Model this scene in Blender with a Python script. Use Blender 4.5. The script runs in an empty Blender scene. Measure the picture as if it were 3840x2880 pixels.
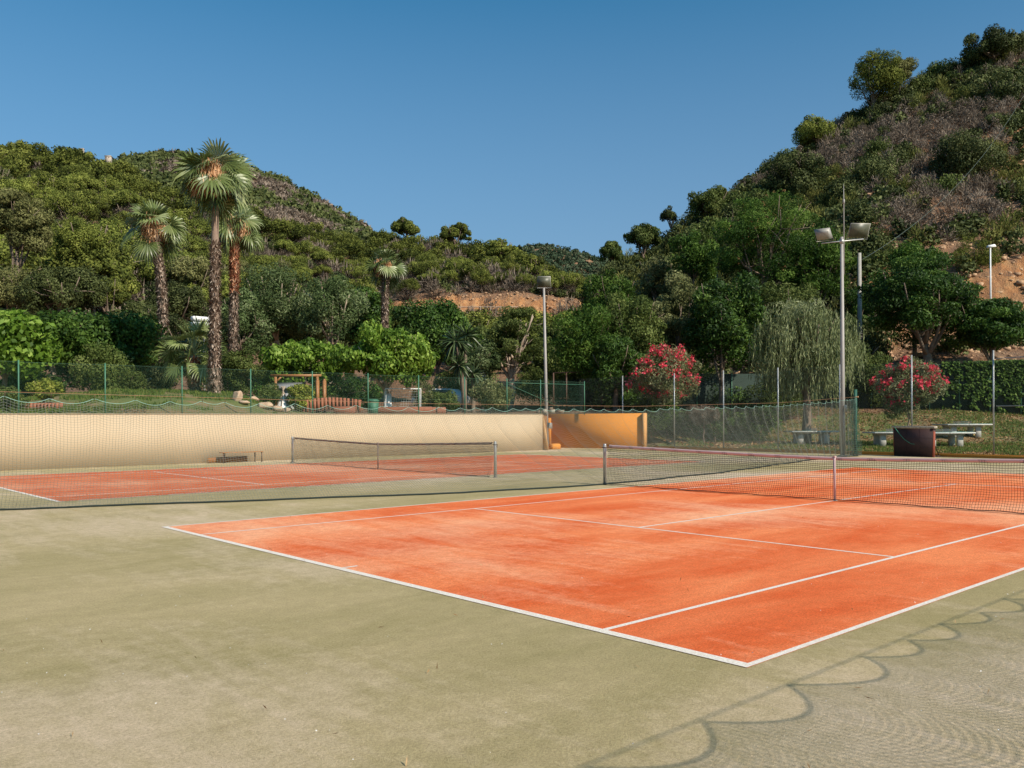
import bpy, bmesh, math, random
import numpy as np
from mathutils import Matrix, Vector

# ------------------------------------------------------------------ camera, sky, sun
sc = bpy.context.scene
CAM = np.array([-5.2321, -3.3564, 1.7369]); YAW = 0.834194; ROLL = -0.004878
Fd = np.array([math.cos(YAW), math.sin(YAW)]); Rt = np.array([math.sin(YAW), -math.cos(YAW)])
cd = bpy.data.cameras.new('camera'); cam = bpy.data.objects.new('camera', cd); sc.collection.objects.link(cam)
cd.sensor_width = 36; cd.lens = 36*3241.13/3840; cd.shift_y = 131.84/3840; cd.clip_end = 5000; cd.clip_start = 0.05
f3 = np.array([Fd[0], Fd[1], 0.]); r3 = np.array([Rt[0], Rt[1], 0.]); u3 = np.array([0, 0, 1.])
r2 = r3*math.cos(ROLL)+u3*math.sin(ROLL); u2 = -r3*math.sin(ROLL)+u3*math.cos(ROLL)
m = Matrix.Identity(4)
for i in range(3):
    m[i][0] = r2[i]; m[i][1] = u2[i]; m[i][2] = -f3[i]; m[i][3] = CAM[i]
cam.matrix_world = m; sc.camera = cam

SUN_EL = math.radians(36.4); SUN_DIR = Vector((0.11*math.cos(SUN_EL), -0.994*math.cos(SUN_EL), math.sin(SUN_EL))).normalized()
w = bpy.data.worlds.new('World'); sc.world = w; w.use_nodes = True
nt = w.node_tree; bg = nt.nodes['Background']
sky = nt.nodes.new('ShaderNodeTexSky'); sky.sky_type = 'NISHITA'; sky.sun_disc = False
sky.sun_elevation = SUN_EL; sky.sun_rotation = math.atan2(SUN_DIR.x, SUN_DIR.y)
sky.air_density = 1.0; sky.dust_density = 1.0; sky.ozone_density = 2.5; sky.altitude = 100
vm = nt.nodes.new('ShaderNodeVectorMath'); vm.operation = 'MULTIPLY'; vm.inputs[1].default_value = (.40, 1.05, 1.19)
nt.links.new(sky.outputs[0], vm.inputs[0]); tcw = nt.nodes.new('ShaderNodeTexCoord'); sxw = nt.nodes.new('ShaderNodeSeparateXYZ'); nt.links.new(tcw.outputs['Generated'], sxw.inputs[0])
mrw = nt.nodes.new('ShaderNodeMapRange'); nt.links.new(sxw.outputs[2], mrw.inputs[0])   # pale haze low in the sky
for i_, q_ in enumerate((0.0, 0.446, 0.85, 0.0)): mrw.inputs[i_+1].default_value = q_
mxw = nt.nodes.new('ShaderNodeMix'); mxw.data_type = 'RGBA'; nt.links.new(mrw.outputs[0], mxw.inputs[0]); nt.links.new(vm.outputs[0], mxw.inputs[6]); mxw.inputs[7].default_value = (2.74, 3.31, 4.77, 1)
nt.links.new(mxw.outputs[2], bg.inputs[0]); bg.inputs[1].default_value = 0.086
sl = bpy.data.lights.new('sun', 'SUN'); sl.energy = 4.9; sl.angle = math.radians(0.53); sl.color = (1.0, 0.90, 0.76)
so = bpy.data.objects.new('sun', sl); sc.collection.objects.link(so)
so.rotation_euler = SUN_DIR.to_track_quat('Z', 'Y').to_euler(); so.location = (0, -60, 60)
sc.view_settings.view_transform = 'Standard'; sc.view_settings.look = 'None'
sc.view_settings.exposure = 0.3; sc.view_settings.gamma = 1.0
sc.cycles.max_bounces = 6; sc.cycles.transparent_max_bounces = 6; sc.cycles.diffuse_bounces = 3

# ------------------------------------------------------------------ picture-to-place helpers (photo measured at 2212 px wide)
def vh(u): return 906-.0049*(u-1106)
def xy(u, D): return CAM[:2]+Fd*D+Rt*((u-1106)/1867*D)
def zz(u, v, D): return CAM[2]+(vh(u)-v)/1867*D
def at(u, v, D): p = xy(u, D); return np.array([p[0], p[1], zz(u, v, D)])
def uD(P):
    q = np.asarray(P)[..., :2]-CAM[:2]; D = q@Fd
    return 1106+(q@Rt)/np.maximum(D, 1e-3)*1867, D
def vnoise(x, y, seed=0):
    xi = np.floor(x).astype(int); yi = np.floor(y).astype(int); fx = x-xi; fy = y-yi
    fx = fx*fx*(3-2*fx); fy = fy*fy*(3-2*fy)
    def h(a, b):
        n = (a*374761393+b*668265263+seed*69069) & 0x7fffffff
        n = ((n ^ (n >> 13))*1274126177) & 0x7fffffff
        return ((n ^ (n >> 16)) & 0xffff)/65535.
    return (h(xi, yi)*(1-fx)+h(xi+1, yi)*fx)*(1-fy)+(h(xi, yi+1)*(1-fx)+h(xi+1, yi+1)*fx)*fy
def fbm(x, y, seed=0, o=4):
    s = 0; a = .5
    for i in range(o): s = s+a*vnoise(x*2**i, y*2**i, seed+i); a *= .5
    return s/(1-.5**o)

# ------------------------------------------------------------------ mesh helpers
COL = sc.collection
def mesh(name, parts, tint=None, smooth=False):
    """parts: list of (V, F[, tint per face])"""
    Vs = []; loops = []; tot = []; tn = []; off = 0
    for p in parts:
        V = np.asarray(p[0], float).reshape(-1, 3); Vs.append(V)
        Fl = p[1] if isinstance(p[1], list) else [p[1]]
        nf = 0
        for Fa in Fl:
            Fa = np.asarray(Fa, int)
            if Fa.ndim == 1: Fa = Fa[None]
            loops.append((Fa+off).ravel()); tot.append(np.full(len(Fa), Fa.shape[1])); nf += len(Fa)
        t = p[2] if len(p) > 2 else .5
        tn.append(np.broadcast_to(np.asarray(t, float), (nf,)) if np.ndim(t) == 0 or len(t) == nf else np.full(nf, .5))
        off += len(V)
    V = np.concatenate(Vs); L = np.concatenate(loops); T = np.concatenate(tot); S = np.concatenate([[0], np.cumsum(T)[:-1]])
    me = bpy.data.meshes.new(name)
    me.vertices.add(len(V)); me.vertices.foreach_set('co', V.astype(np.float32).ravel())
    me.loops.add(len(L)); me.loops.foreach_set('vertex_index', L.astype(np.int32))
    me.polygons.add(len(T)); me.polygons.foreach_set('loop_start', S.astype(np.int32)); me.polygons.foreach_set('loop_total', T.astype(np.int32))
    me.update(calc_edges=True)
    a = me.attributes.new('tint', 'FLOAT', 'FACE'); a.data.foreach_set('value', np.concatenate(tn).astype(np.float32))
    if smooth: me.polygons.foreach_set('use_smooth', np.ones(len(T), bool))
    me.validate(clean_customdata=False)
    return me
def ob(name, parts, mat, parent=None, smooth=False, loc=(0, 0, 0), rot=0):
    me = parts if isinstance(parts, bpy.types.Mesh) else mesh(name, parts, smooth=smooth)
    if not me.materials: me.materials.append(mat)
    o = bpy.data.objects.new(name, me); COL.objects.link(o); o.location = loc; o.rotation_euler = (0, 0, rot)
    if parent is not None: o.parent = parent
    return o
def tag(o, label, cat, group=None):
    o['label'] = label; o['category'] = cat
    if group: o['group'] = group
    return o
def thing(name, label, cat, loc=(0, 0, 0), rot=0, group=None):
    o = bpy.data.objects.new(name, None); COL.objects.link(o); o.location = loc; o.rotation_euler = (0, 0, rot)
    o.empty_display_size = .3
    return tag(o, label, cat, group)
def struct(name, parts, mat, smooth=False):
    o = ob(name, parts, mat, smooth=smooth); o['kind'] = 'structure'; return o
def stuff(name, label, cat, parts, mat):
    o = ob(name, parts, mat); o['kind'] = 'stuff'; return tag(o, label, cat)
def dup(root, loc, rot, label, scale=1.0, group=None, zs=None):
    r = root.copy(); COL.objects.link(r); r.location = loc; r.rotation_euler = (0, 0, rot); r.scale = (scale, scale, zs or scale)
    r['label'] = label
    if group: r['group'] = group
    for ch in root.children:
        c = ch.copy(); COL.objects.link(c); c.parent = r
    return r
BQ = np.array([[0, 3, 2, 1], [4, 5, 6, 7], [0, 1, 5, 4], [1, 2, 6, 5], [2, 3, 7, 6], [3, 0, 4, 7]])
def box(c, s, rz=0, rx=0, ry=0, t=.5):
    h = np.array(s)/2
    V = np.array([[-1, -1, -1], [1, -1, -1], [1, 1, -1], [-1, 1, -1], [-1, -1, 1], [1, -1, 1], [1, 1, 1], [-1, 1, 1]])*h
    R_ = np.array((Matrix.Rotation(rz, 3, 'Z') @ Matrix.Rotation(ry, 3, 'Y') @ Matrix.Rotation(rx, 3, 'X')))
    return (V@R_.T+np.array(c), BQ, t)
def bbox_b(c, s, b=.01, rz=0, t=.5):
    """box with chamfered vertical and top edges"""
    x, y, z = np.array(s)/2
    ring = lambda X, Y, Z, bb: [[-X+bb, -Y, Z], [X-bb, -Y, Z], [X, -Y+bb, Z], [X, Y-bb, Z], [X-bb, Y, Z], [-X+bb, Y, Z], [-X, Y-bb, Z], [-X, -Y+bb, Z]]
    V = np.array(ring(x, y, -z, b)+ring(x, y, z-b, b)+ring(x-b, y-b, z, b*.6))
    Q = [[i, (i+1) % 8, (i+1) % 8+8, i+8] for i in range(8)]+[[i+8, (i+1) % 8+8, (i+1) % 8+16, i+16] for i in range(8)]
    c_, s_ = math.cos(rz), math.sin(rz); R_ = np.array([[c_, -s_, 0], [s_, c_, 0], [0, 0, 1]])
    return (V@R_.T+np.array(c), [np.array(Q), np.array([range(16, 24)]), np.array([list(range(7, -1, -1))])], t)
def tube(P, r, n=8, caps=True, t=.5):
    P = np.asarray(P, float); m_ = len(P); r = np.broadcast_to(np.asarray(r, float), (m_,))
    T = np.gradient(P, axis=0); T /= np.linalg.norm(T, axis=1)[:, None]+1e-9
    ref = np.array([0, 0, 1.]) if abs(T[:, 2]).mean() < .8 else np.array([1., 0, 0])
    A = np.cross(T, ref); A /= np.linalg.norm(A, axis=1)[:, None]+1e-9; B = np.cross(T, A)
    an = np.arange(n)/n*2*math.pi
    V = (P[:, None]+r[:, None, None]*(A[:, None]*np.cos(an)[None, :, None]+B[:, None]*np.sin(an)[None, :, None])).reshape(-1, 3)
    i = np.arange(m_-1)[:, None]*n; j = np.arange(n)[None]; k = (j+1) % n
    Q = np.stack([i+j, i+k, i+n+k, i+n+j], -1).reshape(-1, 4)
    Fl = [Q]
    if caps: Fl += [np.arange(n)[None, ::-1], np.arange(n)[None]+(m_-1)*n]
    return (V, Fl, t)
def tubes(P, r, nrm=(0, 1, 0), n=3):
    """P [N,M,3] many equal polylines as thin prisms"""
    P = np.asarray(P, float); N_, M_ = P.shape[:2]
    T = np.gradient(P, axis=1); T /= np.linalg.norm(T, axis=2)[..., None]+1e-9
    A = np.cross(T, np.array(nrm, float)); A /= np.linalg.norm(A, axis=2)[..., None]+1e-9; B = np.cross(T, A)
    an = np.arange(n)/n*2*math.pi
    V = P[:, :, None]+r*(A[:, :, None]*np.cos(an)[None, None, :, None]+B[:, :, None]*np.sin(an)[None, None, :, None])
    base = (np.arange(N_)[:, None, None]*M_+np.arange(M_-1)[None, :, None])*n; j = np.arange(n)[None, None]; k = (j+1) % n
    Q = np.stack([base+j, base+k, base+n+k, base+n+j], -1).reshape(-1, 4)
    return (V.reshape(-1, 3), Q)
def leaves(C, Nn, L, W, rng, tint, down=0., upbend=0.):
    """rhombic leaf blades folded along nothing: centre, normal, length, width"""
    n = len(C); L = np.broadcast_to(L, (n,)); W = np.broadcast_to(W, (n,))
    Nn = Nn/(np.linalg.norm(Nn, axis=1)[:, None]+1e-9)
    a = rng.normal(size=(n, 3)); a[:, 2] -= down
    a -= (a*Nn).sum(1)[:, None]*Nn; a /= np.linalg.norm(a, axis=1)[:, None]+1e-9
    b = np.cross(Nn, a)
    V = np.stack([C-a*L[:, None]/2, C+b*W[:, None]/2-a*L[:, None]*.08, C+a*L[:, None]/2+Nn*upbend*L[:, None], C-b*W[:, None]/2-a*L[:, None]*.08], 1).reshape(-1, 3)
    return (V, np.arange(n*4).reshape(-1, 4), tint)
def sph(rng, n):
    d = rng.normal(size=(n, 3)); return d/np.linalg.norm(d, axis=1)[:, None]
def puffs(blobs, n, L, W, rng, inner=.2, jit=.55, down=0., flat=1., tvar=.5, upb=0.):
    """blobs [k,4] centre+radius -> leaf cards spread through their shells"""
    blobs = np.asarray(blobs, float); wt = blobs[:, 3]**2; wt /= wt.sum()
    idx = rng.choice(len(blobs), n, p=wt); d = sph(rng, n)
    rad = np.where(rng.random(n) < inner, rng.random(n)**.5*.8, .8+.28*rng.random(n))
    off = d*rad[:, None]*blobs[idx, 3][:, None]; off[:, 2] *= flat
    C = blobs[idx, :3]+off
    N_ = d+rng.normal(size=(n, 3))*jit
    bt = rng.random(len(blobs)) # each clump its own tone
    tint = np.clip(.5+tvar*(bt[idx]-.5)+rng.normal(size=n)*.16, 0, 1)
    return leaves(C, N_, L*(.7+.6*rng.random(n)), W*(.7+.6*rng.random(n)), rng, tint, down, upb)
def crown_blobs(rx, ry, rz, k, rng, br=.3, low=-.5, fill=.35):
    d = sph(rng, k*3); d = d[d[:, 2] > low][:k]
    f = np.where(rng.random(len(d)) < fill, .25+.4*rng.random(len(d)), .62+.2*rng.random(len(d)))
    c = d*f[:, None]*np.array([rx, ry, rz])
    r = br*min(rx, rz*1.3)*(.65+.7*rng.random(len(d)))
    return np.concatenate([c, r[:, None]], 1)

# ------------------------------------------------------------------ materials
def newmat(name):
    mt = bpy.data.materials.new(name); mt.use_nodes = True; n = mt.node_tree; return mt, n, n.nodes['Principled BSDF']
def lk(n, a, b): n.links.new(a, b)
def ramp(n, stops, fac):
    r = n.nodes.new('ShaderNodeValToRGB'); e = r.color_ramp.elements
    e[0].position, e[0].color = stops[0][0], (*stops[0][1], 1)
    e[1].position, e[1].color = stops[-1][0], (*stops[-1][1], 1)
    for p_, c in stops[1:-1]: q = e.new(p_); q.color = (*c, 1)
    lk(n, fac, r.inputs[0]); return r.outputs[0]
def noise(n, scale, vec=None, detail=4, rough=.55, dist=0.):
    t = n.nodes.new('ShaderNodeTexNoise'); t.inputs['Scale'].default_value = scale; t.inputs['Detail'].default_value = detail
    t.inputs['Roughness'].default_value = rough; t.inputs['Distortion'].default_value = dist
    if vec is not None: lk(n, vec, t.inputs['Vector'])
    return t.outputs['Fac']
def posv(n, scale=(1, 1, 1), rot=0):
    g = n.nodes.new('ShaderNodeTexCoord'); mp = n.nodes.new('ShaderNodeMapping'); mp.inputs['Scale'].default_value = scale
    mp.inputs['Rotation'].default_value = (0, 0, rot); lk(n, g.outputs['Object'], mp.inputs['Vector']); return mp.outputs[0]
def mix(n, fac, a, b, mode='MIX'):
    x = n.nodes.new('ShaderNodeMix'); x.data_type = 'RGBA'; x.blend_type = mode
    for s_, v_ in ((0, fac), (6, a), (7, b)):
        if isinstance(v_, (int, float)): x.inputs[s_].default_value = v_
        elif isinstance(v_, tuple): x.inputs[s_].default_value = (*v_, 1)
        else: lk(n, v_, x.inputs[s_])
    return x.outputs[2]
def mrange(n, v_, a, b, c=0., d=1.):
    x = n.nodes.new('ShaderNodeMapRange'); lk(n, v_, x.inputs[0])
    for i, q in enumerate((a, b, c, d)): x.inputs[i+1].default_value = q
    return x.outputs[0]
def bump(n, b, h, strength, dist=.01):
    x = n.nodes.new('ShaderNodeBump'); x.inputs['Strength'].default_value = strength; x.inputs['Distance'].default_value = dist
    lk(n, h, x.inputs['Height']); lk(n, x.outputs[0], b.inputs['Normal'])
def plain(name, c, rough=.6, metal=0., c2=None, scale=8., bmp=0.):
    mt, n, b = newmat(name); b.inputs['Roughness'].default_value = rough; b.inputs['Metallic'].default_value = metal
    c2 = c2 or tuple(x*.72 for x in c); v_ = posv(n); f = noise(n, scale, v_, 5, .65)
    lk(n, ramp(n, [(.3, c2), (.7, c)], f), b.inputs['Base Color'])
    if bmp: bump(n, b, noise(n, scale*6, v_, 4), bmp, .02)
    return mt
def leafmat(name, c1, c2, c3=None, rough=.55, trans=.3, spec=.35, orand=.25):
    mt, n, b = newmat(name); at_ = n.nodes.new('ShaderNodeAttribute'); at_.attribute_name = 'tint'
    stops = [(.05, c1), (.6, c2)]+([(.97, c3)] if c3 else [(1., tuple(min(1, x*1.25) for x in c2))])
    col = ramp(n, stops, at_.outputs['Fac'])
    oi = n.nodes.new('ShaderNodeObjectInfo')
    f = mrange(n, oi.outputs['Random'], 0, 1, 1-orand, 1+orand)
    sc_ = n.nodes.new('ShaderNodeVectorMath'); sc_.operation = 'SCALE'; lk(n, col, sc_.inputs[0]); lk(n, f, sc_.inputs['Scale'])
    lk(n, sc_.outputs[0], b.inputs['Base Color']); b.inputs['Roughness'].default_value = rough
    b.inputs['Specular IOR Level'].default_value = spec
    tr = n.nodes.new('ShaderNodeBsdfTranslucent'); lk(n, sc_.outputs[0], tr.inputs[0])
    mx = n.nodes.new('ShaderNodeMixShader'); mx.inputs[0].default_value = trans
    lk(n, b.outputs[0], mx.inputs[1]); lk(n, tr.outputs[0], mx.inputs[2]); lk(n, mx.outputs[0], n.nodes['Material Output'].inputs[0])
    return mt

# ---- court surfaces: sand-dressed artificial turf
def turf(name, deep, mid, sand, thr=(.42, .72), seedrot=.3, amount=1.):
    mt, n, b = newmat(name); b.inputs['Roughness'].default_value = .95; b.inputs['Specular IOR Level'].default_value = .15
    v1 = posv(n, (1, 1, 1)); v2 = posv(n, (.45, 1.3, 1), seedrot); v3 = posv(n, (2.2, .55, 1), -.75)
    big = noise(n, .13, v1, 3, .5, .3); med = noise(n, .5, v2, 7, .66, .4); strk = noise(n, .8, v3, 7, .68, .5)
    fine = noise(n, 7., v1, 6, .75); gr = noise(n, 48., v1, 6, .85); gr2 = noise(n, 170., v1, 3, .8)
    base = mix(n, mrange(n, med, .38, .62), deep, mid)
    a = n.nodes.new('ShaderNodeMath'); a.operation = 'MULTIPLY_ADD'; b2_ = n.nodes.new('ShaderNodeMath'); b2_.operation = 'MULTIPLY'; lk(n, big, b2_.inputs[0]); b2_.inputs[1].default_value = 1.5
    lk(n, strk, a.inputs[0]); a.inputs[1].default_value = .6; lk(n, b2_.outputs[0], a.inputs[2])
    a2 = n.nodes.new('ShaderNodeMath'); a2.operation = 'MULTIPLY_ADD'; lk(n, fine, a2.inputs[0]); a2.inputs[1].default_value = .30; lk(n, a.outputs[0], a2.inputs[2])
    s_ = mrange(n, a2.outputs[0], thr[0], thr[1], 0., amount)
    c = mix(n, s_, base, sand)
    c = mix(n, 1., c, ramp(n, [(.32, (.62, .60, .56)), (.5, (1., 1., 1.)), (.68, (1.30, 1.29, 1.27))], gr), 'MULTIPLY')
    c = mix(n, 1., c, ramp(n, [(.24, (.50, .47, .42)), (.40, (.92, .92, .91)), (.72, (1.28, 1.27, 1.25))], gr2), 'MULTIPLY')
    c = mix(n, .7, c, ramp(n, [(.3, (.84, .84, .84)), (.7, (1.12, 1.12, 1.12))], fine), 'MULTIPLY')
    lk(n, c, b.inputs['Base Color']); bump(n, b, gr, .8, .012)
    return mt
M_green = turf('olive_sandy_turf', (.325, .268, .13), (.43, .342, .19), (.59, .46, .335), (1.14, 1.46), .3, .9)
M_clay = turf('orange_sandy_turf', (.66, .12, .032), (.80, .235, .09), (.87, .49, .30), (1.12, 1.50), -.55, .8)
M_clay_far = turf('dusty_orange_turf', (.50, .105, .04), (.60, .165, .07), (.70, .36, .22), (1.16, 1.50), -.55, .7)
def line_mat():
    mt, n, b = newmat('sandy_white_line'); b.inputs['Roughness'].default_value = .9
    g = noise(n, 60., posv(n), 4, .8); lk(n, mix(n, mrange(n, noise(n, 1.7, posv(n), 6, .7), .52, .72, 0, .55), ramp(n, [(.3, (.50, .42, .34)), (.6, (.80, .74, .66))], g), (.52, .36, .25)), b.inputs['Base Color']); return mt
M_line = line_mat()
M_soil, n, b = newmat('orange_soil'); b.inputs['Roughness'].default_value = 1
v_ = posv(n); f = noise(n, .35, v_, 7, .7); geo = n.nodes.new('ShaderNodeNewGeometry'); sx = n.nodes.new('ShaderNodeSeparateXYZ'); lk(n, geo.outputs['True Normal'], sx.inputs[0])
soil = ramp(n, [(.3, (.20, .105, .06)), (.5, (.30, .16, .085)), (.7, (.36, .22, .13))], f)
rock = ramp(n, [(.3, (.34, .14, .05)), (.48, (.58, .26, .10)), (.60, (.62, .34, .15)), (.75, (.66, .45, .25))], noise(n, .5, v_, 8, .72))
lk(n, mix(n, mrange(n, sx.outputs[2], .86, .62), soil, rock), b.inputs['Base Color'])
bump(n, b, noise(n, .9, v_, 8, .75), 1., 1.2)
M_lawn, n, b = newmat('dry_lawn'); b.inputs['Roughness'].default_value = 1
v_ = posv(n); lk(n, ramp(n, [(.34, (.085, .12, .025)), (.47, (.13, .15, .04)), (.58, (.24, .16, .075)), (.72, (.30, .17, .085))], noise(n, .42, v_, 7, .68)), b.inputs['Base Color'])
bump(n, b, noise(n, 14., v_, 5, .8), 1., .06)
def wallmat(name, c, c2, stain):
    mt, n, b = newmat(name); b.inputs['Roughness'].default_value = .9
    v_ = posv(n); f = noise(n, .5, v_, 6, .6); g = noise(n, 2.2, posv(n, (1, 1, .25)), 6, .7)
    zc = n.nodes.new('ShaderNodeSeparateXYZ'); lk(n, v_, zc.inputs[0])
    low = mrange(n, zc.outputs[2], .55, .0)
    c0 = ramp(n, [(.3, c2), (.65, c)], f)
    s_ = n.nodes.new('ShaderNodeMath'); s_.operation = 'MULTIPLY'; lk(n, mrange(n, g, .5, .72), s_.inputs[0]); lk(n, mrange(n, low, 0, 1, .03, .12), s_.inputs[1])
    lk(n, mix(n, s_.outputs[0], c0, stain), b.inputs['Base Color']); bump(n, b, noise(n, 30, v_, 5, .7), .35, .01); return mt
M_cream = wallmat('cream_render', (.465, .355, .235), (.44, .33, .212), (.40, .27, .14))
M_ochre = wallmat('ochre_render', (.64, .24, .028), (.54, .20, .022), (.40, .15, .03))
M_galv = plain('galvanised_steel', (.52, .51, .49), .45, .6, (.36, .35, .34), 6)
M_pole = plain('grey_painted_pole', (.36, .33, .31), .6, .1, (.29, .265, .245), 1.5)
M_greenp = plain('green_painted_steel', (.055, .17, .10), .6, 0, (.04, .13, .08), 5)
M_wire = plain('green_coated_wire', (.055, .135, .085), .7, 0)
M_wireg = plain('dull_wire', (.09, .12, .10), .8, 0)
M_net = plain('green_net_cord', (.21, .23, .19), .8, 0, (.16, .175, .145))
M_ropeg = plain('pale_green_rope', (.28, .46, .38), .7, 0)
M_roped = plain('dark_net_rope', (.012, .022, .017), .8, 0)
M_black = plain('black_net_cord', (.018, .016, .015), .7, 0)
M_tape = plain('faded_pink_tape', (.66, .48, .46), .8, 0, (.56, .40, .38), 3)
M_tapeb = plain('brown_tape', (.27, .17, .13), .8, 0)
M_strap = plain('brown_strap', (.36, .25, .21), .8, 0)
M_cable = plain('rusty_cable', (.38, .20, .10), .6, .2)
M_wood = plain('varnished_wood', (.36, .16, .055), .5, 0, (.24, .10, .035), 12)
M_iron = plain('dark_brown_iron', (.10, .05, .03), .6, 0)
M_maroon = plain('maroon_board', (.052, .022, .022), .7, 0, (.032, .014, .015), 3, .3)
M_greyw = plain('weathered_timber', (.50, .42, .34), .8, 0, (.22, .18, .14), 9)
M_conc = plain('pale_concrete', (.58, .55, .50), .85, 0, (.42, .40, .36), 5, .3)
M_ttop = plain('table_top_green', (.16, .36, .32), .5, 0, (.22, .42, .38), 3)
M_white = plain('white_paint', (.80, .79, .77), .6, 0, (.66, .65, .63), 3)
M_terra = plain('terracotta', (.36, .13, .07), .8, 0, (.26, .09, .05), 5)
M_rock = plain('pale_boulder', (.58, .42, .29), .9, 0, (.38, .25, .16), 3, .8)
M_dscreen = plain('dark_green_screen', (.010, .024, .016), .85, 0, (.016, .034, .024), 2)
M_bark = plain('grey_brown_bark', (.24, .18, .13), .95, 0, (.13, .09, .065), 4, .6)
M_barkp = plain('pale_bark', (.42, .33, .25), .9, 0, (.25, .18, .13), 3, .4)
M_twig = plain('dry_twig', (.31, .25, .21), .95, 0, (.22, .17, .14), 2)
M_palmt = leafmat('palm_boots', (.07, .04, .028), (.25, .18, .135), (.44, .35, .28), .9, 0., .1, 0)
M_palmr = leafmat('red_palm_boots', (.16, .05, .03), (.40, .17, .09), (.52, .32, .2), .9, 0., .1, 0)
M_smooth = plain('smooth_palm_stem', (.27, .19, .14), .85, 0, (.22, .15, .11), 3, .3)
M_frond = leafmat('fan_leaf', (.04, .065, .016), (.16, .205, .06), (.44, .47, .24), .40, .25, .5, .1)
M_stalk = leafmat('dry_palm_flowers', (.42, .20, .09), (.68, .40, .22), (.80, .56, .36), .9, .2, .1, 0)

def put_rows(x0, x1, y0, y1, z, nx=1, ny=1):
    X, Y = np.meshgrid(np.linspace(x0, x1, nx+1), np.linspace(y0, y1, ny+1)); V = np.stack([X, Y, np.full_like(X, z)], -1).reshape(-1, 3)
    i = np.arange(ny)[:, None]*(nx+1)+np.arange(nx)[None]; return (V, np.stack([i, i+1, i+nx+2, i+nx+1], -1).reshape(-1, 4))

# ------------------------------------------------------------------ ground, courts and lines
struct('ground', [put_rows(-900, 900, -900, 900, -.35)], M_lawn)
struct('court_surround', [put_rows(-30, 34.1, -22, 33.9, 0)], M_green)
def court(y0, mat, name):
    struct(name, [put_rows(0, 23.77, y0, y0+10.97, .003)], mat)
def lines(y0):
    z = .0055; w_ = .055; L = []
    def r(a, b, c, d): L.append(put_rows(a, b, c, d, z))
    for yy in (0, 1.37, 9.60, 10.97):
        o_ = 0 if yy in (0, 1.37) else -w_
        r(.1 if yy in (0, 10.97) else .1, 23.67, y0+yy+o_, y0+yy+o_+w_)
    r(0, .1, y0, y0+10.97); r(23.67, 23.77, y0, y0+10.97)
    for xx in (5.485, 18.285): r(xx-w_/2, xx+w_/2, y0+1.37+w_, y0+9.60-w_)
    r(5.485+w_/2, 18.285-w_/2, y0+5.485-w_/2, y0+5.485+w_/2); r(.1, .3, y0+5.46, y0+5.51); r(23.47, 23.67, y0+5.46, y0+5.51)
    return L
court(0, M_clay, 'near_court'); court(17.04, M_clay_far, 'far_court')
struct('court_lines', lines(0)+lines(17.04), M_line)

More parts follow.
